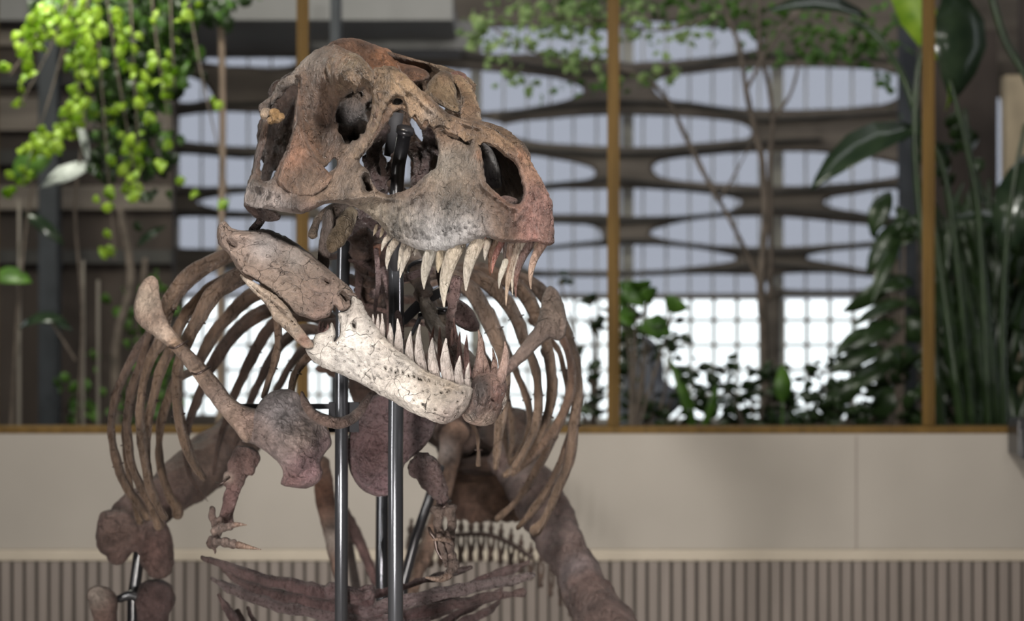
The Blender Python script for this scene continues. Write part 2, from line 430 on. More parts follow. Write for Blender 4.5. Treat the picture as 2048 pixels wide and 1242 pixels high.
def leafmat(name, c1, c2, trans=.5, rough=.4):
    m, t, b = nt(name); N = t.nodes; L = t.links
    g = N.new('ShaderNodeNewGeometry'); no = N.new('ShaderNodeTexNoise'); no.inputs['Scale'].default_value = 5; L.new(g.outputs['Position'], no.inputs['Vector'])
    r = N.new('ShaderNodeValToRGB'); r.color_ramp.elements[0].position = .35; r.color_ramp.elements[1].position = .65
    r.color_ramp.elements[0].color = (*c1, 1); r.color_ramp.elements[1].color = (*c2, 1); L.new(no.outputs[0], r.inputs[0])
    L.new(r.outputs[0], b.inputs['Base Color']); b.inputs['Roughness'].default_value = rough
    tr = N.new('ShaderNodeBsdfTranslucent'); L.new(r.outputs[0], tr.inputs[0])
    mx = N.new('ShaderNodeMixShader'); mx.inputs[0].default_value = trans
    L.new(b.outputs[0], mx.inputs[1]); L.new(tr.outputs[0], mx.inputs[2]); L.new(mx.outputs[0], N['Material Output'].inputs[0])
    return m
M['lime'] = leafmat('lime_leaf', (.20, .36, .02), (.44, .60, .07))
M['green'] = leafmat('green_leaf', (.05, .12, .02), (.12, .25, .04), .4)
M['palegreen'] = leafmat('pale_green_leaf', (.22, .34, .12), (.40, .52, .22), .45)
M['darkleaf'] = leafmat('dark_leaf', (.015, .03, .01), (.03, .055, .018), .15, .3)
M['glossleaf'] = leafmat('glossy_leaf', (.02, .035, .02), (.035, .055, .03), .1, .18)
M['whiteleaf'] = leafmat('white_gloss_leaf', (.55, .58, .56), (.75, .78, .76), .3)  # white of reflecting leaves painted as colour; also whitens the finial

# ================================================================== SETTING
WY = 14.2            # the glazed wall of the hall
def wx(px, d=WY): return (px-W/2)*d/F
def wz(py, d=WY): return EYE-(py-H/2)*d/F
boxes('floor', [(-9, 9, -4, WY, -.1, 0)], M['floor'], kind='structure')
boxes('wall_front', [(-9, 9, -4.2, -4, 0, 7.0)], M['hall'], kind='structure')
boxes('wall_left', [(-9.2, -9, -4, WY, 0, 7.0)], M['hall'], kind='structure')
boxes('wall_right', [(9, 9.2, -4, WY, 0, 7.0)], M['hall'], kind='structure')
boxes('ceiling', [(-9, 9, -4, WY, 7.0, 7.2)], M['hall'], kind='structure')
zs = wz(866); zl = wz(1121); zb = wz(1098)
boxes('wall_back', [(-9, 9, WY, WY+.3, 0, zs-.005)], M['plaster'], kind='structure')
boxes('trim_ledge', [(-9, 9, WY-.055, WY-.002, zl, zb)], M['ledge'], bevel=.012, kind='structure')
boxes('trim_panel_joint', [(wx(1711), wx(1714), WY-.004, WY-.001, zb, zs-.02)], M['slat'], kind='structure')
boxes('wall_wainscot_back', [(-9, 9, WY-.02, WY-.003, .12, zl)], M['slatback'], kind='structure')
sl = []
x = -8.95
while x < 8.9:
    sl.append((x, x+.066, WY-.052, WY-.0215, .12, zl-.002)); x += .0865+random.uniform(-.004, .004)
boxes('wall_wainscot_slats', sl, M['slat'], bevel=.006, kind='structure')
boxes('baseboard_back', [(-9, 9, WY-.06, WY-.003, 0, .118)], M['slat'], kind='structure')
mull = [-22, 603, 1228, 1862, 2490]
for k, px in enumerate(mull):
    c = wx(px); w = .042
    boxes('trim_mullion_%d' % (k+1), [(c-w, c+w, WY+.06, WY+.12, zs+.047, 6.9), (c-w*.35, c+w*.35, WY+.03, WY+.0595, zs+.047, 6.9)], M['brass'], bevel=.004, kind='structure')
boxes('trim_sill', [(-9, 9, WY+.0, WY+.2, zs-.004, zs+.045)], M['brass'], bevel=.004, kind='structure')
boxes('trim_head', [(-9, 9, WY+.05, WY+.15, 6.901, 6.999)], M['brass'], kind='structure')
for k in range(4):
    boxes('window_%d' % (k+1), [(wx(mull[k])+.0425, wx(mull[k+1])-.0425, WY+.085, WY+.093, zs+.047, 6.9)], M['glass'], kind='structure')
boxes('wall_above_glass_end_left', [(-9, wx(mull[0])-.045, WY+.05, WY+.15, zs+.047, 6.9)], M['hall'], kind='structure')
boxes('wall_above_glass_end_right', [(wx(mull[4])+.045, 9, WY+.05, WY+.15, zs+.047, 6.9)], M['hall'], kind='structure')
# ---- greenhouse
GY = 24.0
boxes('floor_greenhouse', [(-11, 11, WY+.3, GY+6, .9, 1.0)], M['soil'], kind='structure')
boxes('floor_planting_bed', [(-10.9, 10.9, WY+.35, 19.6, 1.0, 1.85)], M['soil'], kind='structure')
boxes('wall_greenhouse_left', [(-11.2, -11, WY+.3, GY, 1.0, 9)], M['beamdark'], kind='structure')
boxes('wall_greenhouse_right', [(11, 11.2, WY+.3, GY, 1.0, 9)], M['beamdark'], kind='structure')
boxes('ceiling_greenhouse', [(-11, 11, WY+.15, GY, 9.0, 9.1)], M['beamdark'], kind='structure')
boxes('wall_over_glazing', [(-9, 9, WY+.05, WY+.15, 7.2, 9.0)], M['hall'], kind='structure')
lens = [
 [(940,60),(1060,48),(1160,52),(1222,62),(1222,115),(1160,120),(1060,112),(950,108)],
 [(800,128),(925,132),(1080,146),(1155,168),(1162,190),(1100,212),(1000,229),(920,232),(800,220)],
 [(985,252),(1080,235),(1215,224),(1400,230),(1490,248),(1494,278),(1400,290),(1300,299),(1215,297),(1100,290),(1010,270)],
 [(1030,308),(1120,316),(1180,334),(1186,356),(1120,370),(1040,374)],
 [(1050,382),(1215,372),(1340,376),(1465,394),(1478,412),(1430,430),(1300,437),(1215,433),(1050,428)],
 [(1060,448),(1150,445),(1195,455),(1202,475),(1190,492),(1060,493)],
 [(1060,503),(1215,487),(1340,488),(1455,508),(1464,524),(1350,540),(1240,546),(1060,542)],
 [(1236,44),(1330,38),(1400,48),(1510,64),(1522,84),(1510,102),(1400,122),(1300,130),(1236,126)],
 [(1315,156),(1400,140),(1500,128),(1700,128),(1795,145),(1805,188),(1760,214),(1640,225),(1500,226),(1400,212),(1322,196)],
 [(1316,322),(1420,305),(1560,297),(1700,305),(1805,330),(1805,352),(1700,371),(1560,378),(1420,371),(1320,356)],
 [(1652,398),(1720,382),(1802,376),(1802,436),(1720,428),(1662,416)],
 [(1308,458),(1400,434),(1530,427),(1640,436),(1790,456),(1780,480),(1650,493),(1530,500),(1400,491),(1318,478)],
 [(1618,510),(1700,493),(1748,492),(1748,542),(1680,531),(1624,520)],
 [(900,560),(1300,547),(1440,545),(1522,552),(1524,592),(1400,594),(900,592)],
 [(880,604),(905,600),(1500,600),(1525,604),(1527,630),(1527,820),(1525,840),(1500,842),(905,842),(880,840)],
 [(1562,545),(1742,548),(1744,580),(1562,580)],
 [(1564,592),(1574,590),(1738,592),(1747,595),(1748,610),(1748,830),(1744,840),(1574,842),(1564,838),(1562,820),(1562,610)],
 [(345,46),(480,40),(596,42),(596,132),(480,140),(400,128),(345,110)],
 [(350,150),(395,155),(424,192),(400,206),(350,204)],
 [(340,236),(420,219),(540,221),(700,214),(700,286),(520,300),(400,292),(340,278)],
 [(345,306),(480,312),(600,318),(600,372),(480,378),(348,372)],
 [(396,402),(480,384),(560,386),(540,420),(500,436),(425,416)],
 [(345,432),(480,432),(640,440),(640,500),(480,502),(345,496)],
 [(372,548),(385,542),(545,540),(735,540),(745,560),(745,815),(735,828),(385,828),(372,818),(370,570)],
 [(610,42),(690,42),(760,46),(690,92),(610,96)],
 [(1885,205),(1925,215),(1925,300),(1890,290)],
 [(1990,215),(2003,220),(2006,420),(1992,400)],
]
for k, h in enumerate(lens):      # members a little heavier than the openings' first outline
    m = sum(q[1] for q in h)/len(h)
    if max(q[1] for q in h)-min(q[1] for q in h) < 120: lens[k] = [(x, m+(y-m)*.84) for x, y in h]
lens += [[(x-480, y-2) for x, y in lens[2]][:], [(620,320),(760,306),(900,312),(960,330),(900,352),(760,364),(620,352)], [(640,392),(800,380),(960,392),(1000,408),(940,424),(800,430),(650,420)], [(760,452),(860,444),(960,450),(1000,470),(940,488),(800,490)]]
lens = [h for h in lens if not (min(q[0] for q in h) < 560 and 240 < min(q[1] for q in h) < 245 and max(q[0] for q in h) > 900)]
def slab(name, rect, holes, d, thick, mat, step=4.0, sub=4, kind='structure'):
    x0, y0, x1, y1 = rect
    o = plate(name, [(x0, y0), ((x0+x1)/2, y0), (x1, y0), (x1, (y0+y1)/2), (x1, y1), ((x0+x1)/2, y1), (x0, y1), (x0, (y0+y1)/2)],
              [(0, 0, d), (1, 1, d), (0, 1, d)], mat, holes=holes, R=2, T=thick/2, step=step, rough=0, jitter=1.0, sub=sub)[0]
    o['kind'] = kind; return o
slab('wall_timber_lattice', (-260, -120, 2310, 862), lens, GY, .22, M['beam'], step=5)
# glazing with cream bars behind the lattice
V = []
for px in np.arange(-250, 2300, 46.5): V.append((wx(px, GY+.6), wx(px, GY+.6)+.022, GY+.6, GY+.64, 1.0, 8))
for py in np.arange(545, 900, 49.5): V.append((-11, 11, GY+.645, GY+.68, wz(py, GY+.6), wz(py, GY+.6)+.025))
for px in np.arange(-250, 2300, 46.5): V.append((wx(px+.5, GY+.55), wx(px+.5, GY+.55)+.045, GY+.54, GY+.58, 1.0, wz(600, GY+.6)))
for py in np.arange(594.5, 900, 49.5): V.append((-11, 11, GY+.49, GY+.52, wz(py, GY+.6), wz(py, GY+.6)+.045))
for px in (-60, 330, 940, 1245, 1545, 1830): V.append((wx(px, GY+.6), wx(px, GY+.6)+.14, GY+.685, GY+.8, 1.0, 8))
boxes('trim_glazing_bars', V, M['muntin'], kind='structure')
zc = wz(600, GY+1)
boxes('window_5', [(-11, 11, GY+.95, GY+.96, zc, 8.5)], M['roofglass'], kind='structure')
boxes('window_6', [(-11, 11, GY+.95, GY+.96, 1.0, zc-.01)], M['glass'], kind='structure')
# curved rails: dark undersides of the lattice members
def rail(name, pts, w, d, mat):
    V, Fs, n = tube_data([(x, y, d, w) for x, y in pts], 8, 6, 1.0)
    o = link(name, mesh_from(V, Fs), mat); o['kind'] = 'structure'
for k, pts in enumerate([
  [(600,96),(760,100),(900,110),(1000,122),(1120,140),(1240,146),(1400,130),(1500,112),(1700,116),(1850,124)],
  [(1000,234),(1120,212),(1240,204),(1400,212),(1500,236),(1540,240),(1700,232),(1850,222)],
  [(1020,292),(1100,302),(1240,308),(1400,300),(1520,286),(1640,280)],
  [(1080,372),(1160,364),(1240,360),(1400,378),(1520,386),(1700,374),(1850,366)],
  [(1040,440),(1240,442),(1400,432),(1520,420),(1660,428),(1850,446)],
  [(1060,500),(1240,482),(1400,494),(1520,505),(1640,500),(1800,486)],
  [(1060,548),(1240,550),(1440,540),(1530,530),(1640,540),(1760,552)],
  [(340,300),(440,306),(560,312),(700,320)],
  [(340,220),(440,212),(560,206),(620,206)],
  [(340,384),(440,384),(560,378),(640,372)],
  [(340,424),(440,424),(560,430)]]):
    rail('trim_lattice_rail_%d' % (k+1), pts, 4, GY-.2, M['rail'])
# left and right dark boarded bays, grey soffit, steel posts
for k, (y0, y1, m) in enumerate([(60, 92, 'beam'), (150, 172, 'rail'), (196, 262, 'beam'), (300, 330, 'rail'), (372, 420, 'beam'), (500, 528, 'rail')]):
    boxes('trim_board_rail_%d' % (k+1), [(wx(-150, 20.9), wx(345, 20.9), 20.86, 20.99, wz(y1, 20.9), wz(y0, 20.9))], M[m], bevel=.01, kind='structure')
boxes('wall_boarded_left', [(wx(-150, 21), wx(345, 21), 21, 21.2, 1.0, wz(38, 21))], M['beamdark'], kind='structure')
boxes('wall_boarded_right', [(wx(1872, 21.5), wx(1995, 21.5), 21.5, 21.7, 1.0, wz(60, 21.5)), (wx(2045, 21.5), wx(2350, 21.5), 21.5, 21.7, 1.0, 7)], M['beamdark'], kind='structure')
boxes('ceiling_soffit', [(wx(-200, 20.5), wx(905, 20.5), 20.5, 23.6, wz(40, 20.5), wz(40, 20.5)+.25)], M['greyceil'], kind='structure')
boxes('ceiling_soffit_edge', [(wx(620, 22), wx(945, 22), 22.0, 22.3, wz(98, 22), wz(42, 22))], M['greyceil'], kind='structure')
for k, (px, w, d, y0) in enumerate([(100, 19, 19.5, -60), (672, 10, 18.5, -60), (1815, 16, 20.0, -60)]):
    t = w*d/F
    boxes('trim_steel_post_%d' % (k+1), [(wx(px, d)-t, wx(px, d)+t, d-.1, d+.1, 1.0, wz(y0, d))], M['post'], bevel=.01, kind='structure')
boxes('trim_tan_post', [(wx(2012, 20), wx(2060, 20), 20, 20.2, 1.0, wz(150, 20))], M['tan'], kind='structure')
for k, (px, y0) in enumerate([(38, 400), (166, 520), (196, 560)]):
    boxes('trim_thin_rod_%d' % (k+1), [(wx(px, 17.5)-.012, wx(px, 17.5)+.012, 17.5, 17.525, 1.0, wz(y0, 17.5))], M['slat'], kind='structure')
# ================================================================== PLANTS
def leaf_mesh(items, seed=0):
    """items: (centre Vector, length, width, direction Vector, facing Vector); a curved pointed blade with a fold along its midrib"""
    V = []; Fs = []
    for (c, L, Wd, dr, up) in items:
        dr = dr.normalized(); sd = dr.cross(up)
        if sd.length < 1e-4: sd = dr.orthogonal()
        sd.normalize(); n = sd.cross(dr).normalized(); k = len(V)
        prof = [(0, .05), (.12, .55), (.32, .95), (.55, 1.0), (.78, .68), (.93, .28), (1.0, .02)]
        for t, w in prof:
            p = c+dr*(t-.5)*L-n*((t-.4)**2*.5*L)
            V += [p+sd*w*Wd*.5+n*w*Wd*.16, p, p-sd*w*Wd*.5+n*w*Wd*.16]
        for i in range(len(prof)-1):
            a = k+i*3; Fs += [(a, a+1, a+4, a+3), (a+1, a+2, a+5, a+4)]
    return mesh_from(V, Fs)
def rv(s=1.0): return Vector((random.gauss(0, s), random.gauss(0, s), random.gauss(0, s)))
def leaf_obj(name, items, mat, parent, label=None, kind=None):
    me = leaf_mesh(items); o = link(name, me, mat, parent, label=label)
    m = o.modifiers.new('s', 'SOLIDIFY'); m.thickness = .0015
    if kind: o['kind'] = kind
    return o
def leaf_set(name, items, mat, parent, label=None):
    for it in items: leaf_obj(name, [it], mat, parent, label)
def cluster(px, py, sx, sy, n, d, sz, dd=.25, down=.6, ar=.8):
    out = []
    for _ in range(n):
        x = random.gauss(px, sx); y = random.gauss(py, sy); q = d+random.uniform(-dd, dd)
        L = sz*random.uniform(.7, 1.3)*q/F
        out.append((P(x, y, q), L, L*ar, Vector((random.gauss(0, .6), random.gauss(0, .5), -down)), Vector((random.gauss(0, .7), -1, random.gauss(0, .7)))))
    return out
# --- hanging vine, upper left
d = 16.0
vine = empty('hanging_vine', P(200, -60, d), 'lime-green vine hanging behind the glass at upper left', 'vine')
lim = []; dk = []
for (x, y, sx, sy, n) in [(60,75,22,14,20),(40,100,14,10,10),(95,45,22,16,16),(125,30,25,20,18),(85,20,20,10,8),(10,130,8,8,5),(52,130,8,10,5),(60,150,6,5,3),
    (42,178,4,4,2),(35,205,4,4,2),(140,50,24,10,16),(165,65,24,10,16),(170,90,22,12,16),(160,100,18,10,10),(172,125,16,10,10),(140,135,12,8,6),(178,148,16,10,10),(166,185,10,20,12),
    (160,222,16,12,14),(150,240,10,8,6),(135,252,18,8,10),(110,270,22,8,12),(85,285,20,10,10),(60,300,22,12,10),(40,330,16,18,6),(30,345,8,8,4),(15,380,6,6,2),
    (262,285,10,10,8),(285,310,8,16,8),(258,350,10,18,12),(205,390,10,8,6),(215,412,6,6,4),(262,385,8,6,5),(225,325,6,6,3),(150,200,8,14,8),(190,60,30,24,18),(205,20,30,16,14),
    (240,90,22,22,8),(280,70,26,34,8),(300,160,18,14,7),(330,160,10,20,6),(262,150,20,20,8),(290,200,20,16,8),(300,240,8,10,4),(340,130,8,26,6),(380,10,8,6,3),(380,28,6,5,3),
    (430,210,5,4,2),(400,385,10,4,3),(450,408,6,6,2),(215,500,7,7,4),(215,460,6,8,3),(330,300,12,20,3),(345,350,10,16,3),(250,240,24,30,6)]:
    lim += cluster(x, y, sx, sy, max(2, int(n*.9)), d, 23, .35)
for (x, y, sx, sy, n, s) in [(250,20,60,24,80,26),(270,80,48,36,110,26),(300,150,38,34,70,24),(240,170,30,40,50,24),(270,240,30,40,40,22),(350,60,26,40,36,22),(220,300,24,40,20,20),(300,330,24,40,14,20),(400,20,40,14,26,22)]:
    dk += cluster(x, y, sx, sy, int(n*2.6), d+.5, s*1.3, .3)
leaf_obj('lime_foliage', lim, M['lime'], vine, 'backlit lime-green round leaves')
leaf_obj('dark_foliage', dk[::3], M['green'], vine, 'mid-green leaves behind, shade painted into their colour'); leaf_obj('dark_foliage', [q for k, q in enumerate(dk) if k % 3], M['darkleaf'], vine, 'dark green leaves behind, shade painted into their colour')  # darker leaf materials paint in the shade behind the lime leaves
sp = [tube_data([(sx, -40, d+.1, 2.5), (sx+dx*.4, yy*.4, d+.1, 2), (sx+dx, yy, d+.05, 1.2)], 6, 6) for sx, dx, yy in
      [(120,-100,150),(150,-110,210),(180,-30,240),(190,40,520),(210,70,400),(260,20,350),(300,40,260),(340,10,180),(370,90,400),(160,-120,380)]]
V, Fs = join_data(sp); link('vine_stem', mesh_from(V, Fs), M['bark'], vine)
# --- glossy drooping leaves at left; white leaf colour stands in for reflection
t = empty('white_gloss_plant', P(170, 420, 16.6), 'drooping glossy leaves, their reflection painted in white, below the lime vine at left', 'plant')
leaf_set('blade', [(P(128,350,16.5), .42, .16, Vector((-1,0,-.35)), Vector((.2,-1,.5))), (P(168,282,16.5), .36, .07, Vector((.25,0,-1)), Vector((.3,-1,.2))),
                    (P(105,362,16.4), .26, .13, Vector((-1,.1,-.2)), Vector((0,-.6,1))), (P(170,335,16.6), .28, .10, Vector((.9,0,-.3)), Vector((0,-.8,1)))], M['whiteleaf'], t)
leaf_set('dull_blade', [(P(90,455,16.6), .42, .12, Vector((.8,0,-.6)), Vector((0,-1,.6))), (P(80,640,16.6), .42, .16, Vector((-1,0,-.1)), Vector((0,-.7,1))), (P(110,645,16.7), .3, .14, Vector((1,0,-.2)), Vector((0,-.7,1))), (P(300,470,16.7), .3, .08, Vector((1,0,.8)), Vector((0,-1,.6)))], M['glossleaf'], t)
V, Fs = join_data([tube_data([(170,255,16.55,3),(150,420,16.6,3),(165,640,16.6,3),(150,900,16.6,4)],6,5), tube_data([(100,640,16.6,2),(150,720,16.6,3)],6,4)])
link('stem', mesh_from(V, Fs), M['bark'], t)
t = empty('broad_leaf_plant', P(10, 800, 16.4), 'dark green broad leaf at the far left edge below the vine', 'plant')
leaf_set('blade', [(P(15,555,16.4), .4, .2, Vector((-1,0,.1)), Vector((0,-1,1))), (P(60,330,16.4), .4, .26, Vector((-.9,0,-.5)), Vector((0,-1,.3)))], M['green'], t)
V, Fs = join_data([tube_data([(40,560,16.4,3),(30,700,16.4,3),(20,900,16.4,4)],6,5), tube_data([(70,330,16.45,2.5),(50,480,16.45,2.5),(30,700,16.4,3)],6,5)]); link('stem', mesh_from(V, Fs), M['bark'], t)
t = empty('creeper_on_boards', P(300, 860, 18.8), 'dim green creeper in front of the dark boards behind the left window', 'plant')
leaf_obj('foliage', sum([cluster(x, y, 22, 34, 22, 18.8, 22, .2) for x, y in ((300,600),(330,700),(270,660),(180,790),(240,820),(150,830),(330,800))], []), M['green'], t)
V, Fs = join_data([tube_data([(240,420,18.7,8),(262,560,18.7,9),(232,700,18.7,10),(240,930,18.7,12)],8,6), tube_data([(290,520,18.8,6),(280,700,18.8,7),(290,900,18.8,8)],8,5)]); link('stem', mesh_from(V, Fs), M['bark'], t)
t = empty('wooden_pole', P(443, 870, 16.8), 'thin tan wooden pole standing behind the left window', 'pole')
V, Fs, _ = tube_data([(443,34,16.8,8),(443,60,16.8,7),(445,300,16.8,7),(440,600,16.8,7),(440,935,16.8,8)],10,5); link('shaft', mesh_from(V, Fs), M['cane'], t)
V, Fs, _ = ball(443, 30, 16.8, 9, 12, 9); link('finial', mesh_from(V, Fs), M['whiteleaf'], t)
# --- slender tree
t = empty('slender_tree', P(1535, 860, 18.0), 'slender bare-trunked tree with pale green crown behind the middle window', 'tree')
br = [[(1532,900,18,13),(1528,700,18,11),(1522,570,18,12),(1530,450,18,10),(1525,330,18,10),(1510,260,18,9),(1492,180,18,8),(1478,90,18,7),(1450,20,18,6),(1440,-60,18,6)],
      [(1540,600,18.1,8),(1542,480,18.1,8),(1540,330,18.1,8),(1545,240,18.1,6),(1535,160,18.1,5),(1518,90,18.1,5),(1520,-40,18.1,5)],
      [(1522,575,18,6),(1500,520,18,6),(1455,430,17.9,6),(1420,370,17.9,5),(1370,270,17.9,5),(1335,200,17.9,4),(1280,150,17.9,4),(1180,130,17.8,3),(1080,110,17.8,2),(990,60,17.8,2)],
      [(1492,180,18,4),(1560,60,18,3),(1620,10,18,3)], [(1545,240,18.1,4),(1580,190,18.1,3),(1600,120,18.1,2)],
      [(1450,20,18,4),(1330,60,17.9,3),(1200,40,17.8,3),(1050,30,17.8,2)], [(1440,400,17.9,3),(1480,330,17.9,2),(1500,290,17.9,1.5)]]
V, Fs = join_data([tube_data([(q[0], q[1], q[2], q[3]*(.7 if q[3] > 5 else 1)) for q in b], 8, 5, rough=.006, freq=8) for b in br]); link('trunk', mesh_from(V, Fs), M['bark'], t)
lf = []
for (x, y, sx, sy, n) in [(960,40,18,18,22),(975,85,22,10,16),(945,90,8,8,6),(1040,20,34,16,30),(1100,50,36,22,36),(1060,75,30,12,16),(1180,40,36,22,40),(1000,125,26,7,10),(1110,110,30,12,16),(1020,150,22,8,8),(1060,165,16,6,6),
    (1180,100,30,20,20),(1200,140,20,10,10),(1130,130,26,12,14),(1270,40,24,24,20),(1290,150,24,10,12),(1320,90,30,20,14),(1370,60,24,18,12),(1080,190,20,8,5),(1340,150,16,10,5)]:
    lf += cluster(x, y, sx, sy, n, 17.8, 20, .5, .25, .7)
leaf_obj('foliage', lf, M['palegreen'], t)
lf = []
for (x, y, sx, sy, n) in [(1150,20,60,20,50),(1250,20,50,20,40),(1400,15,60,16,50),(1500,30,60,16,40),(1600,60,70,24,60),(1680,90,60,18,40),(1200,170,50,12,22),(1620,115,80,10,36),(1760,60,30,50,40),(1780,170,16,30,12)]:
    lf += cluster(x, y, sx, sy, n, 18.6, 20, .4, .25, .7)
leaf_obj('shade_tinted_foliage', lf, M['green'], t, 'darker green leaves, their shade put into the colour')  # shade within the crown is put into this darker leaf green
# --- large-leaved plants, right
t = empty('banana_plant', P(1930, 860, 16.0), 'tall large-leaved plant with stems behind the right brass mullion', 'plant')
d = 16.0
leaf_set('light_tinted_blade', [(P(1832,20,d+.1), .95, .30, Vector((.45,0,-1)), Vector((-.4,-.8,.2))), (P(1900,168,d+.1), .42, .12, Vector((.15,0,-1)), Vector((.8,-.6,0)))], M['lime'], t, 'yellow-green blade, the light on it put into its colour')  # brighter leaf material stands in for light on these blades
leaf_set('blade', [(P(1915,85,d), .92, .44, Vector((.05,0,-1)), Vector((.2,-1,.1))), (P(1640,10,d+.3), .85, .22, Vector((-1,0,.15)), Vector((0,-.7,.7))), (P(1725,296,d), 1.0, .34, Vector((-1,0,-.48)), Vector((0,-.75,.8))),
   (P(2035,400,d), .85, .36, Vector((.25,0,1)), Vector((-.3,-1,0))), (P(1965,435,d+.1), .5, .14, Vector((-1,0,.15)), Vector((0,-.8,.6)))], M['glossleaf'], t, 'dark glossy blade')
st = [[(1880,20,d,4),(1840,120,d,6),(1830,300,d,7),(1850,520,d,8),(1890,900,d,10)], [(1700,40,d+.2,6),(1760,80,d+.2,7),(1820,190,d+.1,7),(1860,380,d+.1,8),(1930,900,d+.1,11)],
      [(1800,280,d,5),(1850,270,d,5),(1900,400,d,6),(1950,900,d,9)], [(1980,-20,d,8),(2010,80,d,8),(2060,170,d,9),(2110,330,d,9)], [(1900,160,d,4),(1935,300,d,6),(1960,460,d,7),(1980,900,d,9)],
      [(1930,220,d+.1,5),(1950,400,d+.1,6),(1972,600,d+.1,8),(2000,900,d+.1,10)], [(1890,380,d+.2,4),(1930,560,d+.2,6),(1960,720,d+.2,6),(1985,900,d+.2,8)], [(2050,250,d,4),(2020,420,d,6),(2005,650,d,7),(2010,900,d,9)]]
V, Fs = join_data([tube_data(b, 8, 5) for b in st]); link('stem', mesh_from(V, Fs), M['darkleaf'], t)
t = empty('palm_thicket', P(1975, 870, 17.2), 'dense dark palm stems filling the right window', 'plant')
lf = []
for i in range(150):
    x = random.uniform(1875, 2060); y = random.uniform(430, 840)
    lf.append((P(x, y, 17.2+random.uniform(-.5, .5)), .75, .075, Vector((random.gauss(0, .35), random.gauss(0, .2), 1)), Vector((random.gauss(0, .6), -1, 0))))
lf += sum([cluster(x, y, 28, 26, 16, 17.3, 40, .3) for x, y in ((1900,480),(2020,500),(1930,600),(1900,760),(2030,700),(1960,820),(1900,300),(2030,580))], [])
leaf_obj('foliage', lf, M['darkleaf'], t)
V, Fs = join_data([tube_data([(1940+i*13, 420+random.uniform(-60, 60), 17.2, 4), (1945+i*10, 650, 17.2, 7), (1950+i*9, 900, 17.2, 9)], 6, 4) for i in range(8)]); link('stem', mesh_from(V, Fs), M['darkleaf'], t)
# --- philodendron, drooping dark fingers left of right mullion
t = empty('drooping_philodendron', P(1790, 870, 16.8), 'drooping dark finger-leaved plant left of the right brass mullion', 'plant')
lf = []
for (x0, y0, x1, y1, w) in [(1800,440,1735,545,20),(1800,470,1740,600,14),(1840,590,1700,640,14),(1790,550,1688,632,18),(1780,380,1740,470,20),(1815,640,1690,690,18),(1770,690,1660,740,18),(1790,720,1690,780,20),(1730,760,1640,820,18),(1830,700,1750,730,22),
      (1830,560,1760,575,16),(1800,780,1740,830,24),(1760,740,1650,790,12),(1840,440,1790,470,24),(1850,640,1800,680,26),(1740,650,1670,700,10)]:
    a = P(x0, y0, 16.8); b = P(x1, y1, 16.6+random.uniform(0, .3)); lf.append(((a+b)/2, (b-a).length, w*2.2*16.8/F, b-a, Vector((random.gauss(0, .3), -1, random.gauss(.4, .3)))))
lf += sum([cluster(x, y, 26, 26, 12, 16.9, 46, .3, .5, .45) for x, y in ((1800,640),(1830,740),(1790,800),(1840,820),(1810,460))], [])
leaf_obj('foliage', lf, M['darkleaf'], t)
V, Fs = join_data([tube_data([(1760+i*12, 640-i*40, 16.8, 3), (1790+i*4, 740, 16.8, 4), (1795+i*2, 900, 16.8, 6)], 6, 4) for i in range(5)]); link('stem', mesh_from(V, Fs), M['bark'], t)
# --- low shrubs by the middle window
def shrub(name, label, cl, d, sz, mat, base, group=None, ar=.55):
    t = empty(name, P(base[0], 880, d), label, 'shrub', group)
    lf = sum([cluster(x, y, sx, sy, n, d, sz, .35, .15, ar) for x, y, sx, sy, n in cl], [])
    leaf_obj('foliage', lf, mat, t)
    V, Fs = join_data([tube_data([(x, y, d, 2), ((x+base[0])/2+6, (y+870)/2, d, 3), (base[0], 910, d, 5)], 6, 4) for x, y, *_ in cl]); link('stem', mesh_from(V, Fs), M['bark'], t)
shrub('fresh_green_shrub', 'fresh green broad-leaved shrub right of the centre brass mullion', [(1262,600,12,18,5),(1295,600,6,8,2),(1350,615,7,8,2),(1300,655,30,6,5),(1250,620,10,18,4),(1270,570,10,6,2)], 16.2, 48, M['green'], (1260, 880), ar=.7)
shrub('dark_berry_shrub', 'dark small-leaved shrub low behind the centre mullion', [(1265,680,14,30,26),(1250,740,12,40,26),(1300,690,26,20,20),(1350,680,22,24,16),(1270,820,26,22,30),(1340,830,36,16,30),(1400,790,20,30,20),(1370,740,14,40,16)], 16.9, 26, M['darkleaf'], (1300, 880))
shrub('low_dark_shrub', 'low dark shrub under the slender tree trunk', [(1440,800,36,22,30),(1500,780,30,30,34),(1480,840,50,12,40),(1560,830,40,14,40),(1440,760,22,22,14),(1540,760,16,26,12),(1600,800,26,22,20)], 17.3, 30, M['darkleaf'], (1500, 880))
shrub('wide_dark_shrub', 'low spreading dark shrub left of the drooping plant', [(1660,820,34,16,36),(1720,800,30,20,30),(1640,760,24,24,16),(1700,740,24,20,14),(1760,830,30,14,30),(1610,840,30,10,24)], 17.0, 30, M['darkleaf'], (1690, 880))
shrub('pale_leaf_shrub', 'grey-green shrub seen between skeleton ribs and centre mullion', [(1180,600,22,10,5),(1190,650,16,16,6),(1175,720,22,20,8),(1190,800,20,26,14),(1150,820,30,20,16),(1120,560,20,8,4)], 16.8, 30, M['darkleaf'], (1180, 880))
t = empty('single_leaf_sprout', P(1566, 860, 16.5), 'single upright oval green leaf low in the middle window', 'plant')
leaf_set('blade', [(P(1566,768,16.5), .32, .15, Vector((.05,0,1)), Vector((.1,-1,.1)))], M['green'], t)
V, Fs, _ = tube_data([(1566,800,16.5,2),(1560,940,16.5,3)],6,4); link('stem', mesh_from(V, Fs), M['green'], t)
t = empty('sword_leaf_plant', P(1385, 880, 16.6), 'dark sword-shaped leaf leaning behind the centre mullion', 'plant')
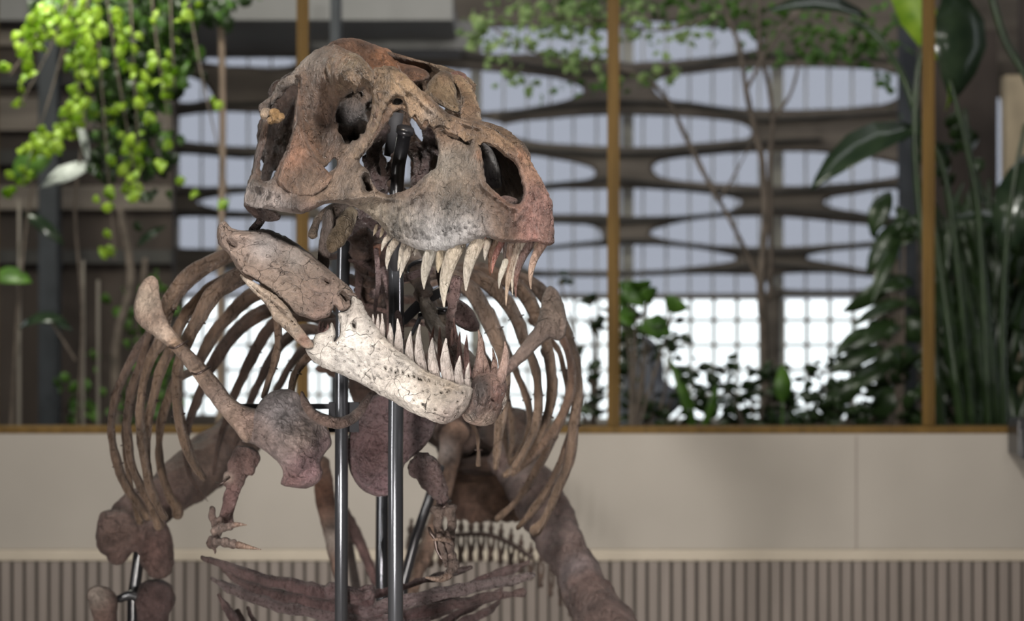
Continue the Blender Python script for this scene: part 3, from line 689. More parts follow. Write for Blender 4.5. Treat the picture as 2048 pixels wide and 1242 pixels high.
leaf_set('blade', [(P(1372,800,16.6), .75, .10, Vector((.35,0,-1)), Vector((.3,-1,0))), (P(1420,820,16.7), .45, .08, Vector((-.3,0,-1)), Vector((.3,-1,0)))], M['green'], t)
V, Fs, _ = tube_data([(1390,860,16.6,3),(1388,910,16.6,4)],6,4); link('stem', mesh_from(V, Fs), M['green'], t)
# stand-in for an unidentified blue-grey shape behind the shrubs
o = fuse('blue_grey_shape', [ball(1288, 742, 19.0, 42, 72, 40), ball(1300, 800, 19.0, 66, 40, 50), ball(1280, 860, 19.0, 60, 60, 50)], M['bluegrey'], None, voxel=.03, rough=0)
tag(o, 'unidentified blue-grey rounded shape behind the shrubs right of the centre mullion', 'shape')
# stand-in for an unidentified black object at the right edge of the frame
t = empty('black_edge_object', P(2042, 880, 13.9), 'unidentified black object at the right edge of the beige wall', 'bracket')
boxes('edge_object_body', [(wx(2036, 13.9), wx(2060, 13.9), 13.9, 14.19, wz(912, 13.9), wz(838, 13.9))], M['black'], t, bevel=.01)
boxes('edge_object_foot', [(wx(2039, 13.9), wx(2052, 13.9), 13.86, 13.9, wz(918, 13.9), wz(860, 13.9))], M['black'], t, bevel=.006)
# ================================================================== SKELETON
rex = empty('tyrannosaur_skeleton', (-.25, 9.6, 0), 'mounted brown tyrannosaur skeleton with its jaws open, facing right', 'skeleton')
BR = srgb(118, 92, 74); BR2 = srgb(146, 120, 98); DK = srgb(70, 52, 44); GY = srgb(150, 140, 132); PALE = srgb(214, 203, 190)
PINK = srgb(176, 116, 100); MAUVE = srgb(146, 108, 106); TAN = srgb(186, 152, 118); IV = srgb(206, 186, 150); RUST = srgb(168, 112, 76)
# the skull's plane of symmetry
HA = math.radians(48.3)
R0 = np.array([0.125, 7.66]); RN = np.array([-math.cos(HA), -math.sin(HA)])
def mirror(v):
    v = np.array(v, float).copy(); s = (v[:, :2]-R0)@RN
    v[:, :2] -= 2*s[:, None]*RN[None]; return v
# ---------------------------------------------------------------- skull
def hw(px, py, w):      # depth at which the head is w metres from its own plane of symmetry
    k = (px-W/2)/F
    return (px, py, (w+RN[0]*R0[0]+RN[1]*R0[1])/(RN[0]*k+RN[1]))
skull_ctrl = [hw(1106,440,-.02),hw(1096,385,-.015),hw(1085,465,.0),hw(1085,410,.005),hw(1060,450,.015),hw(1060,400,.015),hw(1062,330,-.015),hw(1040,470,.04),hw(1042,340,.015),hw(1020,286,.0),hw(1035,425,.055),hw(1015,475,.085),
 hw(985,257,.025),hw(1000,300,.06),hw(990,400,.115),hw(985,450,.12),hw(960,470,.145),hw(960,300,.09),hw(940,248,.05),hw(920,300,.11),hw(930,370,.17),hw(920,440,.175),hw(880,230,.07),hw(880,470,.19),hw(870,300,.13),hw(880,360,.185),hw(850,440,.21),
 hw(830,200,.14),hw(845,190,.13),hw(800,160,.17),hw(770,140,.19),hw(800,400,.22),hw(780,460,.23),hw(750,420,.25),hw(720,370,.32),hw(840,250,.15),hw(750,250,.20),hw(700,400,.33),hw(710,315,.27),] + [(490,400,8.14),(500,350,8.2),(520,260,8.3),(530,212,8.3),(575,150,8.26),(620,105,8.24),(660,90,8.24),(600,400,8.0),(560,360,8.06),(592,190,8.2),(590,260,8.12),
 (600,310,8.05),(560,420,8.02),(640,250,8.15),(660,200,8.14),(640,320,8.06),(700,120,8.02),(700,160,7.98),(735,150,8.02),(600,150,8.2),(650,140,8.1),(680,300,8.06)]
skull_ctrl = [q for k, q in enumerate(skull_ctrl) if k < 39 or q[0] < 705]
SKD = tps(skull_ctrl)
skull_out = [(489,408),(490,388),(495,366),(502,348),(507,322),(514,290),(521,262),(524,240),(523,222),(531,210),(546,198),(560,180),(572,165),(580,150),(588,140),(602,124),(617,110),(635,98),(655,90),(672,90),
 (690,98),(712,106),(730,120),(742,138),(749,141),(760,134),(786,132),(802,142),(820,158),(838,176),(858,192),(880,212),(900,228),(926,238),(950,243),(975,253),(1000,268),(1022,284),(1042,302),(1060,324),(1078,350),(1091,375),(1101,402),
 (1106,430),(1108,462),(1107,482),(1098,492),(1085,486),(1062,484),(1036,486),(1010,486),(990,480),(975,472),(966,478),(952,480),(938,486),(918,492),(896,501),(874,502),(850,502),(826,495),(806,487),(790,479),(776,470),
 (765,455),(750,440),(735,428),(720,420),(704,412),(686,408),(664,406),(645,410),(625,420),(602,428),(575,425),(548,420),(520,416),(500,414)]
h_itf = [(597,158),(597,170),(592,190),(588,222),(585,255),(579,280),(568,308),(558,330),(549,346),(545,356),(535,361),(524,362),(523,345),(520,328),(526,305),(533,278),(538,252),(536,238),(540,218),(550,203),(560,196),(570,183),(578,168),(588,160)]
h_orb = [(680,206),(690,194),(703,186),(712,181),(722,184),(730,178),(738,188),(747,190),(750,200),(746,216),(741,236),(735,254),(729,266),(721,268),(714,279),(704,281),(698,288),(688,284),(684,272),(676,262),(678,248),(671,236),(674,222)]
h_slit = [(649,338),(654,331),(662,322),(669,317),(673,324),(671,334),(663,340),(656,343)]
h_lac = [(787,203),(791,197),(799,198),(806,203),(800,208),(790,209)]
h_aof = [(784,232),(790,223),(802,219),(812,224),(820,234),(830,243),(842,256),(850,262),(858,254),(866,262),(873,280),(877,300),(875,318),(871,334),(860,344),(846,354),(833,367),(820,376),(806,382),(790,387),(776,390),(762,384),(750,374),(742,360),(738,344),(728,334),(720,326),(724,314),(738,297),(754,276),(768,256)]
h_nar = [(962,292),(970,286),(984,292),(1000,304),(1014,315),(1028,324),(1036,340),(1042,360),(1046,380),(1046,396),(1040,406),(1028,409),(1012,400),(998,389),(984,376),(973,364),(968,345),(966,322)]
skull_relief = [
 ([(600,150),(594,190),(590,230),(583,262),(576,290)], 9, .028), ([(596,215),(600,250),(610,285),(625,312),(648,330)], 7, .020), ([(604,220),(610,262),(624,296),(650,322)], 7, -.016),
 ([(662,122),(690,112),(715,118),(735,138)], 14, .045), ([(670,150),(720,165)], 26, .035), ([(672,190),(670,150),(690,130)], 9, .02), ([(660,165),(656,140),(664,118)], 6, -.03),
 ([(640,250),(640,290)], 26, -.035), ([(610,170),(625,200)], 16, .015), ([(745,150),(760,145),(790,150)], 16, .02), ([(742,150),(744,190)], 5, -.03),
 ([(760,190),(748,240),(715,290),(690,320)], 9, .018), ([(800,160),(840,195),(880,225)], 12, .018), ([(860,205),(920,240),(990,268),(1030,298)], 10, .012),
 ([(870,215),(930,255),(960,262)], 4, -.010), ([(880,262),(905,275),(930,280)], 4, -.012), ([(925,272),(938,288)], 7, -.03), ([(905,276),(925,300),(930,330)], 10, -.012),
 ([(733,356),(735,376)], 9, -.075), ([(722,350),(730,340),(745,350),(748,372)], 5, .014), ([(640,404),(690,398),(740,392),(800,398)], 7, .016), ([(655,412),(720,416)], 6, -.008),
 ([(500,372),(530,378),(560,385)], 8, .018), ([(532,372),(536,396),(520,412)], 4, -.014), ([(510,366),(525,372)], 6, .02), ([(600,410),(625,405),(640,402)], 18, .012),
 ([(545,400),(600,405)], 14, .012), ([(780,430),(850,450),(930,445)], 30, .02), ([(860,350),(850,380),(800,410)], 9, .018), ([(975,372),(970,400),(962,430),(972,470)], 3.2, -.014),
 ([(958,300),(958,340),(968,372),(1000,395),(1030,415)], 8, .016), ([(1050,340),(1056,380),(1050,410),(1030,440)], 7, .012), ([(1062,350),(1066,400),(1060,440)], 5, -.010),
 ([(1040,312),(1060,340)], 5, -.012), ([(1000,290),(1040,312)], 10, .012), ([(800,225),(770,262),(735,308)], 5, -.006), ([(880,320),(885,350),(870,370)], 8, -.012)]
rnd = random.Random(3)
for i in range(46): # foramina rows along the maxilla and the snout
    if i < 22: x = 775+i*9+rnd.uniform(-4, 4); y = 462+math.sin(i*.22)*14+rnd.uniform(-8, 5)
    elif i < 36: x = rnd.uniform(1030, 1098); y = rnd.uniform(360, 470)
    else: x = rnd.uniform(870, 1000); y = rnd.uniform(258, 400)
    skull_relief.append(([(x, y)], rnd.uniform(1.6, 3.0), -.011 if i < 22 else -.006))
for i in range(60): # scalloped, furrowed lower maxilla
    x = 780+i*3.3; y = 430+rnd.uniform(-30, 10); L = rnd.uniform(18, 40)
    skull_relief.append(([(x, y), (x-L*.25, y+L)], 1.9, rnd.choice((-1, 1))*.0045))
for i in range(50):
    x = rnd.uniform(830, 960); y = rnd.uniform(330, 420); L = rnd.uniform(20, 36)
    skull_relief.append(([(x, y), (x-L*.4, y+L)], 1.9, rnd.choice((-1, 1))*.004))
skull_spots = [(1085,420,40,srgb(190,140,130)),(1075,470,30,srgb(170,124,116)),(1060,340,26,srgb(170,130,108)),(1010,385,14,srgb(176,126,108)),(985,330,12,RUST),(960,310,10,RUST),
 (820,165,46,srgb(178,146,112)),(780,170,36,srgb(160,132,106)),(900,235,36,srgb(148,122,98)),(980,275,36,srgb(146,118,90)),(850,475,50,srgb(226,224,222)),(920,462,40,srgb(224,222,220)),(880,490,30,srgb(236,234,232)),(790,450,40,srgb(188,176,156)),
 (740,425,26,srgb(180,168,148)),(900,400,50,srgb(132,122,108)),(930,320,36,srgb(130,124,114)),(880,330,30,srgb(156,150,138)),(700,150,40,srgb(128,106,84)),(720,130,22,srgb(140,124,100)),(610,180,40,srgb(120,96,80)),
 (620,120,28,srgb(138,132,124)),(650,250,46,srgb(94,74,62)),(590,300,26,srgb(142,98,76)),(580,340,24,srgb(150,112,92)),(620,370,40,srgb(140,118,98)),(520,400,30,srgb(176,166,160)),(560,412,30,srgb(170,160,156)),
 (605,410,20,srgb(112,92,84)),(620,415,16,srgb(100,80,74)),(700,380,40,srgb(140,126,112)),(730,340,24,srgb(132,118,104)),(515,310,26,srgb(128,108,102)),(530,225,14,srgb(168,158,150)),(710,290,26,srgb(138,122,106)),(550,190,20,srgb(110,94,84))]
skull = plate('skull', skull_out, skull_ctrl, M['skull'], rex, holes=[h_itf, h_orb, h_slit, h_lac, h_aof, h_nar], R=11, T=.028, step=2.6, relief=skull_relief, rough=.009, freq=13, aniso=(1, 1, .6), base=BR, spots=skull_spots, jitter=1.3, mirror=mirror)
sk = skull[1]
def over(name, outline, off, T=.012, R=6, base=BR, spots=(), relief=(), rough=.007):
    """an overlapping bone of the skull that stands off the sheet below it"""
    o = np.array(outline, float); mid = o.mean(0); pts = [tuple(p) for p in o]+[tuple(p*.5+mid*.5) for p in o[::2]]
    ctrl = [(x, y, float(SKD(np.array([x*1.0]), np.array([y*1.0]))[0])-.026-off) for x, y in pts]
    return plate(name, outline, ctrl, M['skull'], sk, R=R, T=T, Tb=.03, step=2.2, rough=rough, freq=16, aniso=(1, 1, .6), base=base, spots=spots, relief=relief, jitter=1.6, mirror=mirror)
over('postorbital', [(598,162),(592,200),(589,240),(583,275),(571,310),(558,343),(556,366),(584,388),(624,390),(652,374),(664,354),(650,337),(629,312),(613,282),(604,245),(602,205)], .006, .016, 10, srgb(126,98,80), [(585,310,22,srgb(160,116,92)),(600,230,14,srgb(140,108,88)),(620,370,26,srgb(134,114,98))], [([(594,215),(600,262),(618,300),(642,332)], 4, .010)])
over('postorbital_boss', [(654,152),(651,130),(664,113),(690,105),(714,110),(733,124),(745,140),(750,156),(742,178),(730,166),(718,172),(712,188),(700,174),(684,180),(670,176),(660,168)], .02, .035, 14, srgb(128,106,84), [(700,115,16,srgb(150,136,112)),(665,150,12,srgb(120,104,92))], [([(690,140)], 12, .01), ([(660,130),(672,160)], 4, -.012)], .014)
over('quadratojugal', [(490,404),(491,376),(503,362),(518,364),(530,372),(542,376),(541,388),(533,396),(532,410),(516,417),(499,413)], .004, .012, 6, srgb(168,156,150))
over('lacrimal', [(741,156),(747,139),(768,131),(790,134),(807,148),(832,170),(852,194),(882,222),(902,246),(898,258),(880,250),(866,256),(852,240),(842,252),(830,230),(820,236),(812,210),(800,193),(786,196),(776,208),(766,232),(752,262),(736,290),(722,312),(706,318),(694,306),(712,288),(728,264),(738,236),(744,206),(742,178)], .004, .016, 8, srgb(142,118,94), [(800,160,30,srgb(182,152,118)),(850,205,16,srgb(186,156,126)),(725,290,24,srgb(128,110,94)),(860,225,12,srgb(186,170,156))], [([(780,150),(830,190),(880,235)], 7, .010), ([(752,250),(735,285)], 5, -.006)], .009)
over('nasal', [(890,230),(930,241),(975,254),(1010,274),(1042,303),(1060,328),(1050,332),(1034,318),(1014,306),(990,292),(972,282),(958,290),(946,278),(930,284),(915,270),(897,264),(884,248)], .002, .010, 6, srgb(138,112,88), [(1040,315,16,srgb(172,124,98)),(930,258,20,srgb(150,124,98))], [([(900,246),(960,266),(1010,290)], 3, -.008), ([(925,255)], 4, -.014), ([(960,272)], 3, -.012)], .010)
# arched crest across the back of the head
plate('skull_crest', [(640,104),(650,94),(662,84),(682,77),(706,76),(732,82),(756,92),(776,98),(791,110),(802,124),(826,131),(846,138),(858,148),(856,160),(838,164),(815,168),(790,172),(760,170),(730,160),(700,140),(668,125),(648,116)],
  [(640,104,8.26),(700,80,8.42),(760,95,8.48),(800,125,8.46),(855,150,8.36),(700,140,8.34),(760,165,8.36),(820,160,8.34)], M['skull'], rex, R=16, T=.045, step=3, rough=.008, base=srgb(104,74,54),
  spots=[(770,120,22,srgb(178,122,84)),(700,90,36,srgb(118,84,62)),(840,148,16,srgb(132,94,70)),(700,130,30,srgb(84,62,52))], relief=[([(768,100),(776,140)], 6, .015), ([(800,128),(850,150)], 6, .015), ([(790,120),(800,150)], 4, -.02)])
# pinkish crown of the far brow
plate('brow_horn', [(900,150),(904,144),(918,142),(930,148),(936,162),(934,184),(926,204),(919,218),(910,212),(902,196),(898,172)], [(900,150,8.3),(930,160,8.34),(920,215,8.22),(905,200,8.24)], M['skull'], rex, R=12, T=.03, step=2.5, rough=.006, base=srgb(140,98,86), spots=[(915,160,10,srgb(110,84,66))])
plate('brow_horn', [(846,196),(852,176),(862,158),(878,144),(892,142),(906,150),(912,170),(914,196),(920,222),(906,224),(886,214),(866,204)], [(850,190,8.1),(880,145,8.2),(912,170,8.2),(915,220,8.06)], M['skull'], rex, R=22, T=.05, step=2.5, rough=.006, base=srgb(128,108,84), spots=[(890,150,14,srgb(112,88,68)), (870,195,12, srgb(110,88,66))], relief=[([(856,190),(880,208),(915,220)], 4, -.02)])
# nodule on the rear bar of the skull
fuse('bone_nodule', [ball(534, 228, 8.2, 12, 10, 10), ball(548, 226, 8.17, 11, 9, 10), ball(553, 236, 8.16, 11, 9, 9), ball(562, 233, 8.16, 8, 7, 8), ball(543, 240, 8.17, 7, 7, 8)], M['skull'], sk, voxel=.0035, smooth=1, rough=.009, base=srgb(168,132,86), spots3=[(533,228,8.2,12,srgb(176,168,160))])
tube('squamosal_bar', [(524,222,8.26,7),(534,208,8.26,9),(548,196,8.25,10),(562,178,8.24,9),(575,166,8.22,10),(592,160,8.2,8)], M['skull'], sk, srgb(116,100,90), srgb(150,136,124), rough=.012, freq=18)
# braincase, palate and quadrate inside
fuse('braincase', [ball(704, 232, 8.30, 34, 40, 44), ball(735, 200, 8.4, 30, 30, 50), ball(682, 276, 8.20, 24, 26, 26), ball(722, 268, 8.2, 14, 26, 16), ball(700,290,8.16,26,12,16), ball(660, 200, 8.45, 60, 60, 60), ball(700, 160, 8.4, 60, 40, 60),
   ball(640, 260, 8.5, 50, 60, 60)], M['skull'], sk, voxel=.009, rough=.022, freq=14, base=srgb(104, 88, 76), spots3=[(708,240,8.25,30,srgb(86,86,90))])
fuse('quadrate', [ball(575, 240, 8.56, 40, 95, 14), ball(548, 310, 8.5, 22, 34, 12), tube_data([(530,390,8.32,12),(537,330,8.46,14),(560,220,8.55,16)]), ball(600, 180, 8.55, 44, 40, 20), ball(533, 275, 8.5, 20, 62, 12), ball(560, 200, 8.5, 26, 40, 12)], M['skull'], sk, voxel=.01, rough=.01, base=srgb(60, 44, 36))
pal = []
for pts in [[(770,260,8.15,10),(750,300,8.2,14),(745,345,8.2,12),(770,385,8.15,9)],[(745,380,8.1,8),(775,350,8.2,10),(790,300,8.3,12)],[(850,240,8.2,14),(862,270,8.25,16),(856,310,8.3,14),(835,370,8.3,12)],
            [(700,340,8.2,9),(740,365,8.2,8),(770,380,8.1,6)],[(840,290,8.3,9),(870,300,8.25,10),(885,310,8.2,9)],[(740,320,8.25,12),(760,380,8.25,14),(780,430,8.2,12),(760,470,8.2,8)],[(830,300,8.35,14),(840,340,8.35,12),(835,390,8.3,10)]]:
    pal.append(tube_data(pts, rough=.01, freq=25))
fuse('palate', pal+[ball(690, 445, 8.3, 40, 30, 60), ball(740, 430, 8.25, 50, 30, 60)], M['mauve'], sk, voxel=.008, rough=.012, freq=22, base=srgb(92, 66, 62))
tube('pterygoid', [(702,425,8.12,14),(688,455,8.1,19),(672,480,8.1,17),(664,496,8.1,12)], M['skull'], sk, srgb(120,106,86), srgb(128,108,84), rough=.008, flat=.8)
tube('pterygoid', [(625,470,8.2,10),(632,445,8.22,8),(646,428,8.22,9),(672,418,8.2,14),(700,420,8.16,12)], M['skull'], sk, srgb(150,132,114), srgb(96,82,74), rough=.005)
tube('epipterygoid', [(658,424,8.15,9),(656,450,8.15,12),(650,490,8.15,12),(644,540,8.15,11)], M['rib'], sk, srgb(168,152,140), srgb(150,130,120), rough=.006, flat=.6, freq=30)
tube('quadrate_condyle', [(494,408,8.2,7),(512,420,8.2,14),(530,430,8.2,13),(548,432,8.2,9),(556,434,8.2,6)], M['limb'], sk, srgb(84,62,54), srgb(100,80,72), rough=.006)
tube('quadrate_condyle', [(528,420,8.2,11),(520,444,8.2,9),(506,462,8.2,10)], M['limb'], sk, srgb(80,60,52), rough=.006)
# nasal septum seen through the nostril
plate('nasal_septum', [(960,285),(985,300),(1000,330),(1004,370),(985,376),(965,350)], [(960,285,7.9),(1000,330,7.94),(985,376,7.9),(965,350,7.86)], M['skull'], sk, R=8, T=.015, rough=.006, base=srgb(88,84,84), spots=[(985,330,14,srgb(150,150,150))])
fuse('snout_floor', [ball(1015, 405, 7.82, 28, 12, 40), ball(960, 400, 7.9, 40, 16, 60), ball(1030, 440, 7.8, 30, 22, 24), ball(1050, 440, 7.76, 24, 26, 20)], M['mauve'], sk, voxel=.008, rough=.01, base=srgb(110, 76, 64))
# ---------------------------------------------------------------- teeth
def tooth(name, x0, y0, x1, y1, r, d0, d1, par, c1=IV, c0=None, bend=.16, flat=.75, seed=0.0, back=6):
    c0 = c0 or srgb(120, 98, 72); dx, dy = x1-x0, y1-y0; nx_, ny_ = -dy, dx
    sgn = 1 if bend >= 0 else -1; b = abs(bend)
    pts = []
    L = math.hypot(dx, dy); ux, uy = dx/L, dy/L
    pts.append((x0-ux*back, y0-uy*back, d0, r*1.0))
    for t, s in ((0, 1.02), (.22, 1.0), (.45, .84), (.68, .60), (.86, .34), (1.0, .12)):
        o = 4*t*(1-t)*b*.5
        pts.append((x0+dx*t+nx_*o*sgn*-1, y0+dy*t+ny_*o*sgn*-1, d0+(d1-d0)*t, r*s))
    V, Fs, n = tube_data(pts, 12, 4, flat, .0015, 30, seed=seed)
    t = np.repeat(np.linspace(0, 1, n), 12)[:, None]; cols = np.array(c0)[None]*(1-t)+np.array(c1)[None]*t
    return link(name, mesh_from(V, Fs, cols), M['tooth'], par)
OR = srgb(150, 92, 58); WH = srgb(226, 216, 198); DT = srgb(84, 66, 56)
up = [(752,456,746,472,3.6,7.84,IV,None,.1),(765,460,759,476,4,7.83,IV,None,.1),(779,472,763,502,6.5,7.81,WH,None,-.15),(792,482,774,538,8.5,7.79,WH,None,-.2),(808,487,796,542,6,7.77,WH,None,-.05),(822,494,800,556,8.5,7.75,WH,None,-.1),
      (833,500,829,512,4,7.74,WH,None,0),(864,500,848,578,12.5,7.68,srgb(200,190,172),srgb(148,140,124),-.12),(886,498,876,545,10,7.65,IV,srgb(140,122,96),-.1),(916,492,888,613,15.5,7.60,srgb(222,210,188),srgb(152,132,104),-.16),
      (957,482,932,581,14,7.56,srgb(224,214,196),srgb(160,138,108),-.14),(970,474,967,504,3.4,7.55,srgb(196,150,134),srgb(150,100,80),0),(976,486,970,521,6.5,7.56,WH,None,-.1),(990,484,981,551,8.5,7.56,OR,srgb(120,100,76),-.1),
      (1003,486,984,546,6.5,7.62,srgb(176,104,78),srgb(110,60,50),-.12),(1011,486,1009,532,5,7.6,DT,DT,0),(1010,528,998,577,6.5,7.54,WH,srgb(196,186,164),-.1),(1023,484,1017,566,7,7.56,srgb(168,120,92),srgb(130,104,80),-.06),
      (1038,484,1012,612,8.5,7.54,srgb(190,160,128),srgb(150,128,108),-.1),(1049,484,1025,590,7.5,7.52,srgb(216,200,176),srgb(150,132,112),-.14),(1063,484,1032,594,9,7.60,srgb(118,70,50),srgb(92,70,62),-.2),
      (1075,484,1070,526,5.5,7.62,srgb(150,124,60),srgb(120,92,80),-.05),(1088,485,1062,578,9,7.66,srgb(190,160,132),srgb(150,104,84),-.22)]
for i, (x0, y0, x1, y1, r, dd, c1, c0, b) in enumerate(up):
    dd = float(SKD(np.array([x0*1.0]), np.array([min(y0, 486)*1.0]))[0]) + (.012 if x0 < 1000 else .03)+(.12 if (c1 is OR or c1 is DT) else 0)
    tooth('upper_tooth', x0, y0, x1, y1, r, dd, dd+.01, sk, c1, c0, b, seed=i*1.3)
# ---------------------------------------------------------------- lower jaw
JD = [(433,460,8.16),(450,500,8.14),(520,470,8.16),(520,560,8.08),(600,500,8.14),(600,600,8.04),(660,550,8.10),(700,600,8.07),(620,690,8.0),(700,700,7.99),(760,700,7.96),(800,760,7.90),(860,780,7.86),(900,760,7.86),(940,790,7.84),(880,845,7.84),(730,640,8.05)]
def jd(off): return [(x, y, z+off) for x, y, z in JD]
surang = [(436,484),(433,466),(438,448),(450,442),(462,455),(480,460),(508,461),(530,458),(552,464),(577,476),(602,493),(632,516),(662,542),(692,568),(707,583),(717,596),(706,594),(700,602),(702,612),(692,621),(680,622),(670,612),(665,622),(659,632),
   (646,636),(634,641),(616,637),(600,631),(585,624),(570,608),(552,592),(532,577),(512,562),(490,550),(474,536),(458,510),(444,496)]
jr = [([(455,470),(520,475),(580,490),(640,535)], 14, .022), ([(462,462),(450,478),(468,492)], 6, -.02), ([(500,520),(540,545),(580,560)], 12, -.012), ([(480,510),(520,530)], 8, .012), ([(560,500),(640,560),(690,590)], 10, .008),
      ([(650,562),(656,566)], 5, -.025), ([(684,588),(695,602)], 6, -.035), ([(495,512),(492,522)], 3, -.02), ([(600,560),(650,600)], 16, -.006), ([(630,560),(640,600)], 6, -.006), ([(455,500),(480,530)], 6, .015), ([(444,462),(444,480)], 5, .012)]
for i in range(22):
    x = rnd.uniform(500, 640); y = 480+(x-480)*.55+rnd.uniform(0, 50); L = rnd.uniform(14, 34); a = rnd.uniform(.2, .9)
    jr.append(([(x, y), (x+L, y+L*a)], 1.6, rnd.choice((-1, -1, 1))*.0035))
ja = plate('lower_jaw', surang, jd(-.01), M['jaw'], rex, R=14, T=.03, step=2.6, relief=jr, rough=.006, base=srgb(128,108,94), jitter=1.1, mirror=mirror,
  spots=[(530,490,26,srgb(180,172,168)),(590,515,20,srgb(160,150,142)),(470,480,30,srgb(150,130,118)),(520,462,22,srgb(108,92,82)),(630,530,22,srgb(120,104,92)),(690,580,18,srgb(112,96,84)),(650,600,30,srgb(136,112,100)),(640,630,16,srgb(150,118,104)),(560,570,30,srgb(134,116,102)),(560,545,14,srgb(126,110,100))])
jaw = ja[1]
plate('angular_bone', [(480,552),(484,548),(492,556),(505,562),(520,572),(535,581),(548,588),(562,600),(576,616),(588,634),(600,652),(613,670),(627,688),(625,696),(612,697),(599,690),(583,672),(564,654),(547,638),(538,620),(523,600),(508,586),(494,570)],
  jd(-.045), M['jaw'], jaw, R=9, T=.022, step=2.4, rough=.009, freq=20, base=srgb(166,146,126), spots=[(610,680,12,srgb(150,100,78)),(500,566,16,srgb(190,176,160)),(560,610,16,srgb(150,130,112))], relief=[([(500,570),(550,610),(590,650)], 3, -.01)], mirror=mirror)
dent = [(610,700),(616,695),(623,690),(624,680),(634,668),(648,664),(658,656),(663,644),(668,652),(672,668),(668,682),(676,676),(680,662),(678,640),(676,626),(688,622),(698,616),(702,604),(700,592),(706,588),(714,594),(722,602),(728,612),(732,622),(742,636),(752,650),(764,668),
   (778,683),(792,697),(806,707),(821,717),(836,730),(850,739),(865,747),(880,754),(900,760),(916,767),(934,770),(946,778),(944,794),(938,812),(926,828),(908,841),(888,848),(870,844),(850,836),(830,828),(806,816),(788,804),(760,790),(735,775),(700,757),(670,745),(645,735),(625,720)]
dr_ = [([(735,640),(790,710),(850,752),(920,780)], 8, .014), ([(800,790),(870,815),(920,800)], 24, .02), ([(640,700),(720,720),(800,770)], 22, .012), ([(610,702),(700,758),(790,806)], 6, .008), ([(708,648),(708,656)], 4, -.03), ([(738,765),(742,745),(736,720)], 2.2, -.012), ([(705,700),(740,745)], 2.0, -.008)]
for i in range(18):
    t = i/17; x = 772+t*150+rnd.uniform(-3, 3); y = 738+t*38+rnd.uniform(-3, 4); dr_.append(([(x, y-2), (x+1, y+3)], rnd.uniform(1.8, 3.0), -.018))
for i in range(14): dr_.append(([(rnd.uniform(820, 930), rnd.uniform(780, 832))], 2.4, -.016))
for i in range(34):
    x = rnd.uniform(640, 900); y = 640+(x-640)*.55+rnd.uniform(20, 100); L = rnd.uniform(10, 30); dr_.append(([(x, y), (x+L, y+L*rnd.uniform(.2, 1.2))], 1.5, -.006))
plate('dentary', dent, jd(0), M['jaw'], jaw, R=20, T=.045, Tb=.02, step=2.4, relief=dr_, rough=.006, freq=16, base=srgb(214,204,192), jitter=1.0, mirror=mirror,
  spots=[(930,800,26,srgb(150,132,120)),(900,835,26,srgb(156,130,120)),(880,790,36,srgb(190,176,158)),(700,700,50,srgb(226,220,212)),(800,780,40,srgb(216,206,194)),(712,620,20,srgb(168,156,144)),(770,680,20,srgb(190,176,162)),(860,755,22,srgb(190,170,146)),(900,775,16,srgb(176,152,124))])
plate('dentary_tip', [(928,838),(924,828),(930,814),(936,800),(941,784),(943,768),(948,755),(960,748),(978,745),(992,748),(1008,757),(1014,768),(1013,788),(1009,806),(1000,828),(989,844),(975,851),(956,852),(940,847)],
  [(930,840,7.92),(945,760,7.94),(975,800,7.86),(1010,765,7.98),(1005,810,8.0),(970,850,7.92),(985,780,7.88)], M['jaw'], jaw, R=26, T=.07, step=2.4, rough=.010, freq=18, base=srgb(150,118,104),
  spots=[(960,770,14,(.01,.01,.011)),(958,795,15,(.008,.008,.009)),(964,785,14,(.012,.012,.013)),(956,815,15,(.015,.015,.016)),(964,765,14,(.02,.015,.014)),(948,830,8,(.05,.05,.05)),(975,845,16,srgb(190,170,152)),(1000,790,16,srgb(160,110,98)),(940,835,10,srgb(180,166,150))],
  relief=[([(945,770),(955,800),(945,830)], 5, -.02), ([(962,760),(972,790),(965,820)], 4, .012), ([(985,800)], 3, -.02), ([(990,820)], 3, -.02), ([(1000,775)], 4, -.02), ([(975,835)], 2.5, -.015)])
lo = [(744,654,746,629,4.2,8.02),(753,667,756,628,5,8.0),(763,680,764,627,6.2,7.99),(779,698,780,647,8,7.97),(796,712,795,638,9.8,7.95),(822,733,822,663,10,7.92),(845,742,839,649,10.8,7.9),(870,751,865,676,10.8,7.88),(897,757,892,678,12.6,7.86),(919,768,920,712,9.4,7.85),(936,772,938,726,6.2,7.85)]
for i, (x0, y0, x1, y1, r, dd) in enumerate(lo):
    tooth('lower_tooth', x0, y0, x1, y1, r, dd, dd+.02, jaw, srgb(206,196,186), srgb(134,116,106), .10 if i > 4 else -.05, seed=i+40)
for i, (x0, y0, x1, y1, r, dd) in enumerate([(996,768,1010,683,10.5,7.92),(994,770,1005,718,8.5,7.90),(984,757,985,697,7.5,7.95),(955,750,957,660,12,7.98),(972,755,966,704,7,7.96)]):
    tooth('lower_tooth', x0, y0, x1, y1, r, dd, dd+.03, jaw, srgb(196,160,140), srgb(126,92,82), -.14, seed=i+60)
for i, (x0, y0, x1, y1, r, dd) in enumerate([(862,725,868,652,6,8.2),(885,735,880,655,7,8.16),(908,745,905,655,8,8.12),(922,745,920,664,7,8.08),(936,748,934,668,7,8.04),(915,690,908,635,5,8.14),(648,668,647,642,5,8.09),(656,668,656,645,4,8.09),(640,664,640,642,4,8.1)]):
    tooth('lower_tooth', x0, y0, x1, y1, r, dd, dd+.02, jaw, srgb(170,124,112), srgb(120,84,78), .06, seed=i+80)
tube('splenial', [(912,560,8.2,12),(905,600,8.2,11),(900,640,8.18,9),(905,690,8.14,10),(930,750,8.05,12)], M['mauve'], jaw, srgb(168,120,110), srgb(120,92,84), rough=.012, freq=30, flat=.7)
